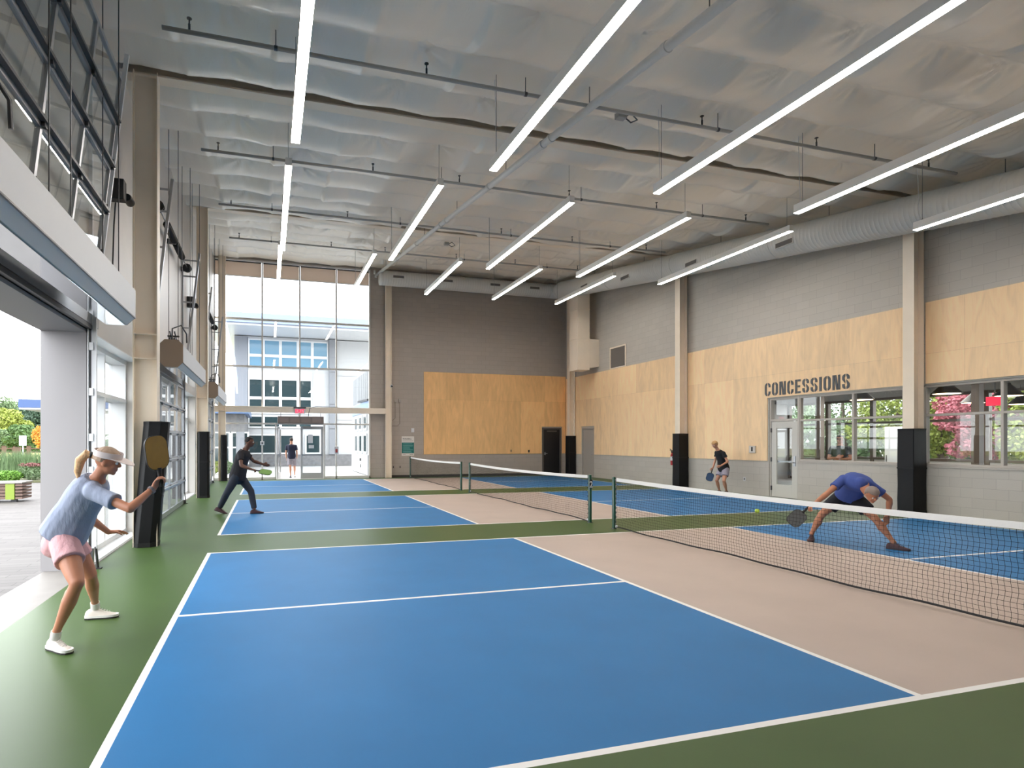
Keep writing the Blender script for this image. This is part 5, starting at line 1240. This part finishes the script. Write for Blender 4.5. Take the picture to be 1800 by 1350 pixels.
# fence posts and rails in the meadow
rail_m = mat('fence_timber', (92,74,64), .9)
fx = [(-24.0,63.7,1.15),(-26.4,64.4,1.15),(-21.7,63.1,1.15),(-17.4,48.5,1.15),(-28.4,78.1,1.15),(-21.9,70.0,1.15),(-19.2,61.2,1.15)]
names = ['tall dark timber fence post at the left edge of the meadow','dark timber fence post just left of the sign in the meadow','dark timber fence post right of the sign in the meadow','nearest and darkest timber post beside the path','far timber fence post beyond the left end of the meadow','timber fence post left of the orange tree','timber fence post behind the orange tree']
for (x, y, h), lab in zip(fx, names):
    t = thing('fence_post', lab, 'fence post', (x,y,0), 'timber posts in the meadow'); MB().box(x-.16,x+.16,y-.13,y+.13,-.02,h).obj('post', rail_m, t, bevel=.02); MB().box(x-.18,x+.18,y-.15,y+.15,h,h+.03).obj('post_cap', rail_m, t)
t = thing('fence_rails', 'long low timber rail fence at the back of the meadow', 'fence', (-25,66,0))
for z in (.45,.85): MB().box(-45,-8,66,66.08,z,z+.1).obj('rail', rail_m, t)
for x in range(-44,-8,4): MB().box(x-.08,x+.08,65.95,66.1,-.02,1.1).obj('rail_post', rail_m, t)
t = thing('road_sign', 'small white sign on a thin pole in the meadow', 'sign', (-15.6,44.3,0))
MB().tube([(-15.6,44.3,-.02),(-15.6,44.3,1.95)], .035, 8).obj('pole', alu, t); MB().box(-15.82,-15.38,44.25,44.27,1.3,2.0).obj('sign_plate', mat('sign_grey',(196,202,204),.4), t)
t = thing('blue_canopy', 'blue fascia of a canopy roof seen beside the doorway jamb', 'canopy', (-5.5,20.5,2.65))
MB().box(-7.22,-3.0,20,23,2.7,2.98).obj('fascia', mat('blue_fascia', (56,84,132), .4), t); MB().box(-7.2,-3.0,20.02,22.9,2.64,2.695).obj('soffit', white_metal, t)
for x in (-3.3,): MB().box(x-.08,x+.08,22.2,22.36,-.02,2.64).obj('canopy_post', white_metal, t)
for i, (x, y, h, w, m, tr, co, lab) in enumerate((
    (-44,116,9.4,12,greeny,.1,False,'pale green tree at the far left beyond the meadow'),
    (-36.5,97,6.9,7.5,green3,.05,False,'rounded yellow green tree beyond the meadow, left of the dark trees'),
    (-38.5,109,7.3,8,green2,.05,False,'dark green tree beyond the meadow under the left end of the blue canopy'),
    (-35.2,105,7.2,7,green2,.05,False,'dark green tree beyond the meadow under the middle of the blue canopy'),
    (-32.2,101.5,7.0,7,green2,.05,False,'dark green tree beyond the meadow beside the doorway jamb'),
    (-27.3,78.7,3.9,4.6,green1,.05,False,'bushy mid green tree in the meadow behind the sign'),
    (-33.0,86,3.1,6.5,greeny,.03,False,'low pale green shrub mass at the left of the meadow'),
    (-20.55,63,3.35,2.0,orange,.25,False,'slender orange autumn tree with a white trunk in the meadow'))):
    tree('tree' if i != 6 else 'shrub', lab, x, y, h, w, m, 100+i, tr, 10000 if i != 7 else 1300, .2 if i != 7 else .1, co, 'trees beyond the meadow', tm=(white_metal if i == 7 else None))

# ============================================================ OUTSIDE THE BACK GLAZING: the neighbouring building
pw = mat('pale_cladding', (186,188,190), .5, var=.02); gw = mat('grey_cladding', (132,135,141), .5); stone = mat('split_stone', (118,118,120), .9, var=.25, vscale=5, bump=.5, bscale=8)
bf_ = mat('blue_roof_fascia', (124,140,172), .45); wfm = mat('white_window_frame', (216,217,218), .4)
dglass = mat('dark_window_glass', (46,62,66), .08, .0, spec=.6); lglass = mat('sky_blue_glass', (112,152,176), .1, spec=.4)
t = thing('main_building', 'large pale building with a blue roof edge and tall dark windows behind the back glazing', 'building', (3,38,0))
MB().box(-1.25,16,36,44,0,8.25).obj('wall', pw, t)
MB().box(-2.6,16,32.6,44,8.3,8.55).obj('roof_soffit', wfm, t)
MB().box(-1.55,16,32.4,32.6,8.42,8.98).obj('roof_fascia', bf_, t); MB().box(-1.5,16,32.37,32.395,8.66,8.7).obj('fascia_groove', gw, t)
MB().box(-1.25,16,35.8,35.99,0,.74).obj('stone_base', stone, t)
MB().box(4.62,5.06,35.7,35.99,.75,8.25).obj('grey_pilaster', gw, t)
MB().box(4.62,5.06,35.69,35.7,2.4,2.43).box(4.62,5.06,35.69,35.7,4.0,4.03).box(4.62,5.06,35.69,35.7,6.1,6.13).obj('pilaster_joint', dark_steel, t)
MB().box(7.3,7.33,35.985,35.995,.75,8.2).box(5.06,12,35.985,35.995,3.0,3.02).box(5.06,12,35.985,35.995,5.9,5.92).obj('cladding_joint', gw, t)
cols = [-.42,.50,1.55,2.65,3.55,4.58]
for z0, z1, m in ((6.6,7.55,lglass),(6.0,6.5,lglass),(7.6,8.1,gw)):
    pass
def wbox(x0,x1,z0,z1,m):
    f_ = MB(); f_.box(x0+.001,x0+.09,35.9,35.99,z0,z1-.001).box(x1-.09,x1-.001,35.9,35.99,z0,z1-.001).box(x0+.09,x1-.09,35.9,35.99,z0,z0+.09).box(x0+.09,x1-.09,35.9,35.99,z1-.09,z1-.001)
    o = f_.obj('window', wfm, t); MB().box(x0+.09,x1-.09,35.94,35.96,z0+.09,z1-.09).obj('pane', m, o)
for i in range(5):
    a, c = cols[i], cols[i+1]
    if i < 5:
        wbox(a, c, 7.05, 8.1, lglass); wbox(a, c, 6.28, 7.05, lglass)
    if i < 4 or True:
        cc = c if i < 4 else 3.95
        if i == 4: continue
        wbox(a, cc, 5.6, 6.1, wfm); wbox(a, cc, 4.35, 5.6, dglass); wbox(a, cc, 3.35, 4.35, dglass); wbox(a, cc, 2.45, 3.25, dglass)
wbox(-.45,1.35,.78,2.05,dglass); wbox(1.5,2.4,.78,2.05,dglass); wbox(3.1,4.1,.78,2.05,dglass)
MB().box(-1.2,-.45,35.9,35.99,.75,8.2).obj('corner_panel', gw, t)
b = MB(); b.tube([(-1.45,31.6,8.2),(-1.28,31.6,7.2),(-1.05,31.6,6.2),(-.93,31.6,5.2),(-.86,31.6,4.25)], [.05,.08,.1,.08,.05], 8); b.obj('curved_strut', mat('pale_blue_steel',(176,190,216),.4), t, smooth=True)
# low wing at the left
t = thing('low_wing', 'low stone wing with a blue fascia and glazed doors, left behind the back glazing', 'building', (-2,31,0))
MB().box(-6,-.42,30.2,35.6,2.1,3.05).obj('upper_wall', stone, t); MB().box(-6.2,-.2,29.6,35.6,3.05,3.33).obj('blue_fascia', mat('bright_blue_fascia',(76,104,146),.4), t)
MB().box(-.85,-.42,30.2,35.6,0,2.1).obj('pier', gw, t)
for k in range(4):
    x = -1.95-.0+.0-(.95*(k-1)); f_ = MB(); x0, x1 = x-.1, x+.8
    f_.box(x0,x0+.08,30.25,30.33,.35,2.1).box(x1-.08,x1,30.25,30.33,.35,2.1).box(x0+.08,x1-.08,30.25,30.33,2.02,2.1).box(x0+.08,x1-.08,30.25,30.33,1.22,1.3).box(x0+.08,x1-.08,30.25,30.33,.35,.43)
    o = f_.obj('glazed_door', wfm, t); MB().box(x0+.08,x1-.08,30.28,30.3,.43,2.02).obj('pane', dglass, o)
MB().box(-6,-.42,30.2,30.4,-.02,.35).obj('plinth', concrete, t)
for i, x in enumerate((-2.3,-1.75,-1.15)):
    clump('low_shrub', 'yellow green shrub outside the back glazing beside the %s' % ('left edge of the glazing','strapped column, left of it','strapped column, right of it')[i], x, 27.3, .75, .75, green3 if i < 2 else greeny, 90+i)
# right wing with three tall windows
t = thing('side_wing', 'white corrugated side wing with three tall windows, right behind the back glazing', 'building', (5.6,26.6,0))
MB().ext([(5.25,23.6,0),(5.25,29.3,0),(5.25,29.3,4.99),(5.25,23.6,4.86)], (2.5,0,0)).obj('wall', pw, t)
b = MB(); [b.box(5.235,5.249,y,y+.03,3.5,4.88) for y in [23.7+.24*k for k in range(23)]]; b.obj('corrugation', gw, t)
MB().box(5.2,5.249,23.6,29.3,2.95,3.45).obj('blue_band', mat('pale_blue_band',(150,174,216),.4), t)
MB().ext([(5.1,23.6,3.42),(5.1,26.5,3.52),(5.1,26.5,3.6),(5.1,23.6,3.5)], (.12,0,0)).obj('canopy_arm', dark_steel, t)
for i, y in enumerate((24.35,25.75,27.2)):
    for z0, z1 in ((2.1,2.85),(1.0,1.95)):
        f_ = MB(); f_.box(5.2,5.25,y,y+.12,z0,z1).box(5.2,5.25,y+.88,y+1.0,z0,z1).box(5.2,5.25,y+.12,y+.88,z0,z0+.1).box(5.2,5.25,y+.12,y+.88,z1-.1,z1)
        o = f_.obj('window', wfm, t); MB().box(5.22,5.24,y+.12,y+.88,z0+.1,z1-.1).obj('pane', dglass, o)
MB().box(5.18,5.249,23.7,29.2,.02,.95).obj('lower_panel', wfm, t); MB().box(5.12,5.18,25.8,25.95,.62,.75).obj('vent_knob', dark_steel, t); MB().box(5.14,5.18,25.9,25.96,.3,.45).obj('vent_slot', dark_steel, t)
MB().box(5.15,5.249,23.6,23.72,0,.95).obj('corner_post', gw, t)

# ============================================================ TREES beyond the concession room
for i, (x, y, h, w, m, lab) in enumerate((
    (33,27.5,6.5,6,green1,'green tree seen through the glass of the concession door'),
    (32,22.5,6.2,6,greeny,'pale green tree seen behind the crossed arms man'),
    (31,18.8,5.6,5.5,green3,'yellow green tree seen through the window left of the padded column'),
    (36,20.0,8,7,green1,'taller green tree seen above the pale cabinet'),
    (30,16.3,4.6,4.5,green3,'yellow green tree just right of the padded column, beyond the concession room'),
    (35,17.0,7.5,6,greeny,'pale green tree behind the room posts'),
    (28.5,13.6,4.4,3.6,pinkf,'pink leaved tree seen through the right hand concession window'),
    (34,14.0,7.5,6,pinkf,'larger pink leaved tree behind the lit exit sign'),
    (28,11.9,4.6,3.2,green3,'bright yellow green tree at the right edge of the picture'),
    (33,11.0,7.5,6,green2,'dark green tree at the right edge beyond the concession room'))):
    tree('tree', lab, x, y, h, w, m, 200+i, .12, 8000, .085, False, 'trees beyond the concession room')
struct(MB().box(WX+T+8, 70, -10, 60, -.3, -.01), 'parking_ground', concrete)
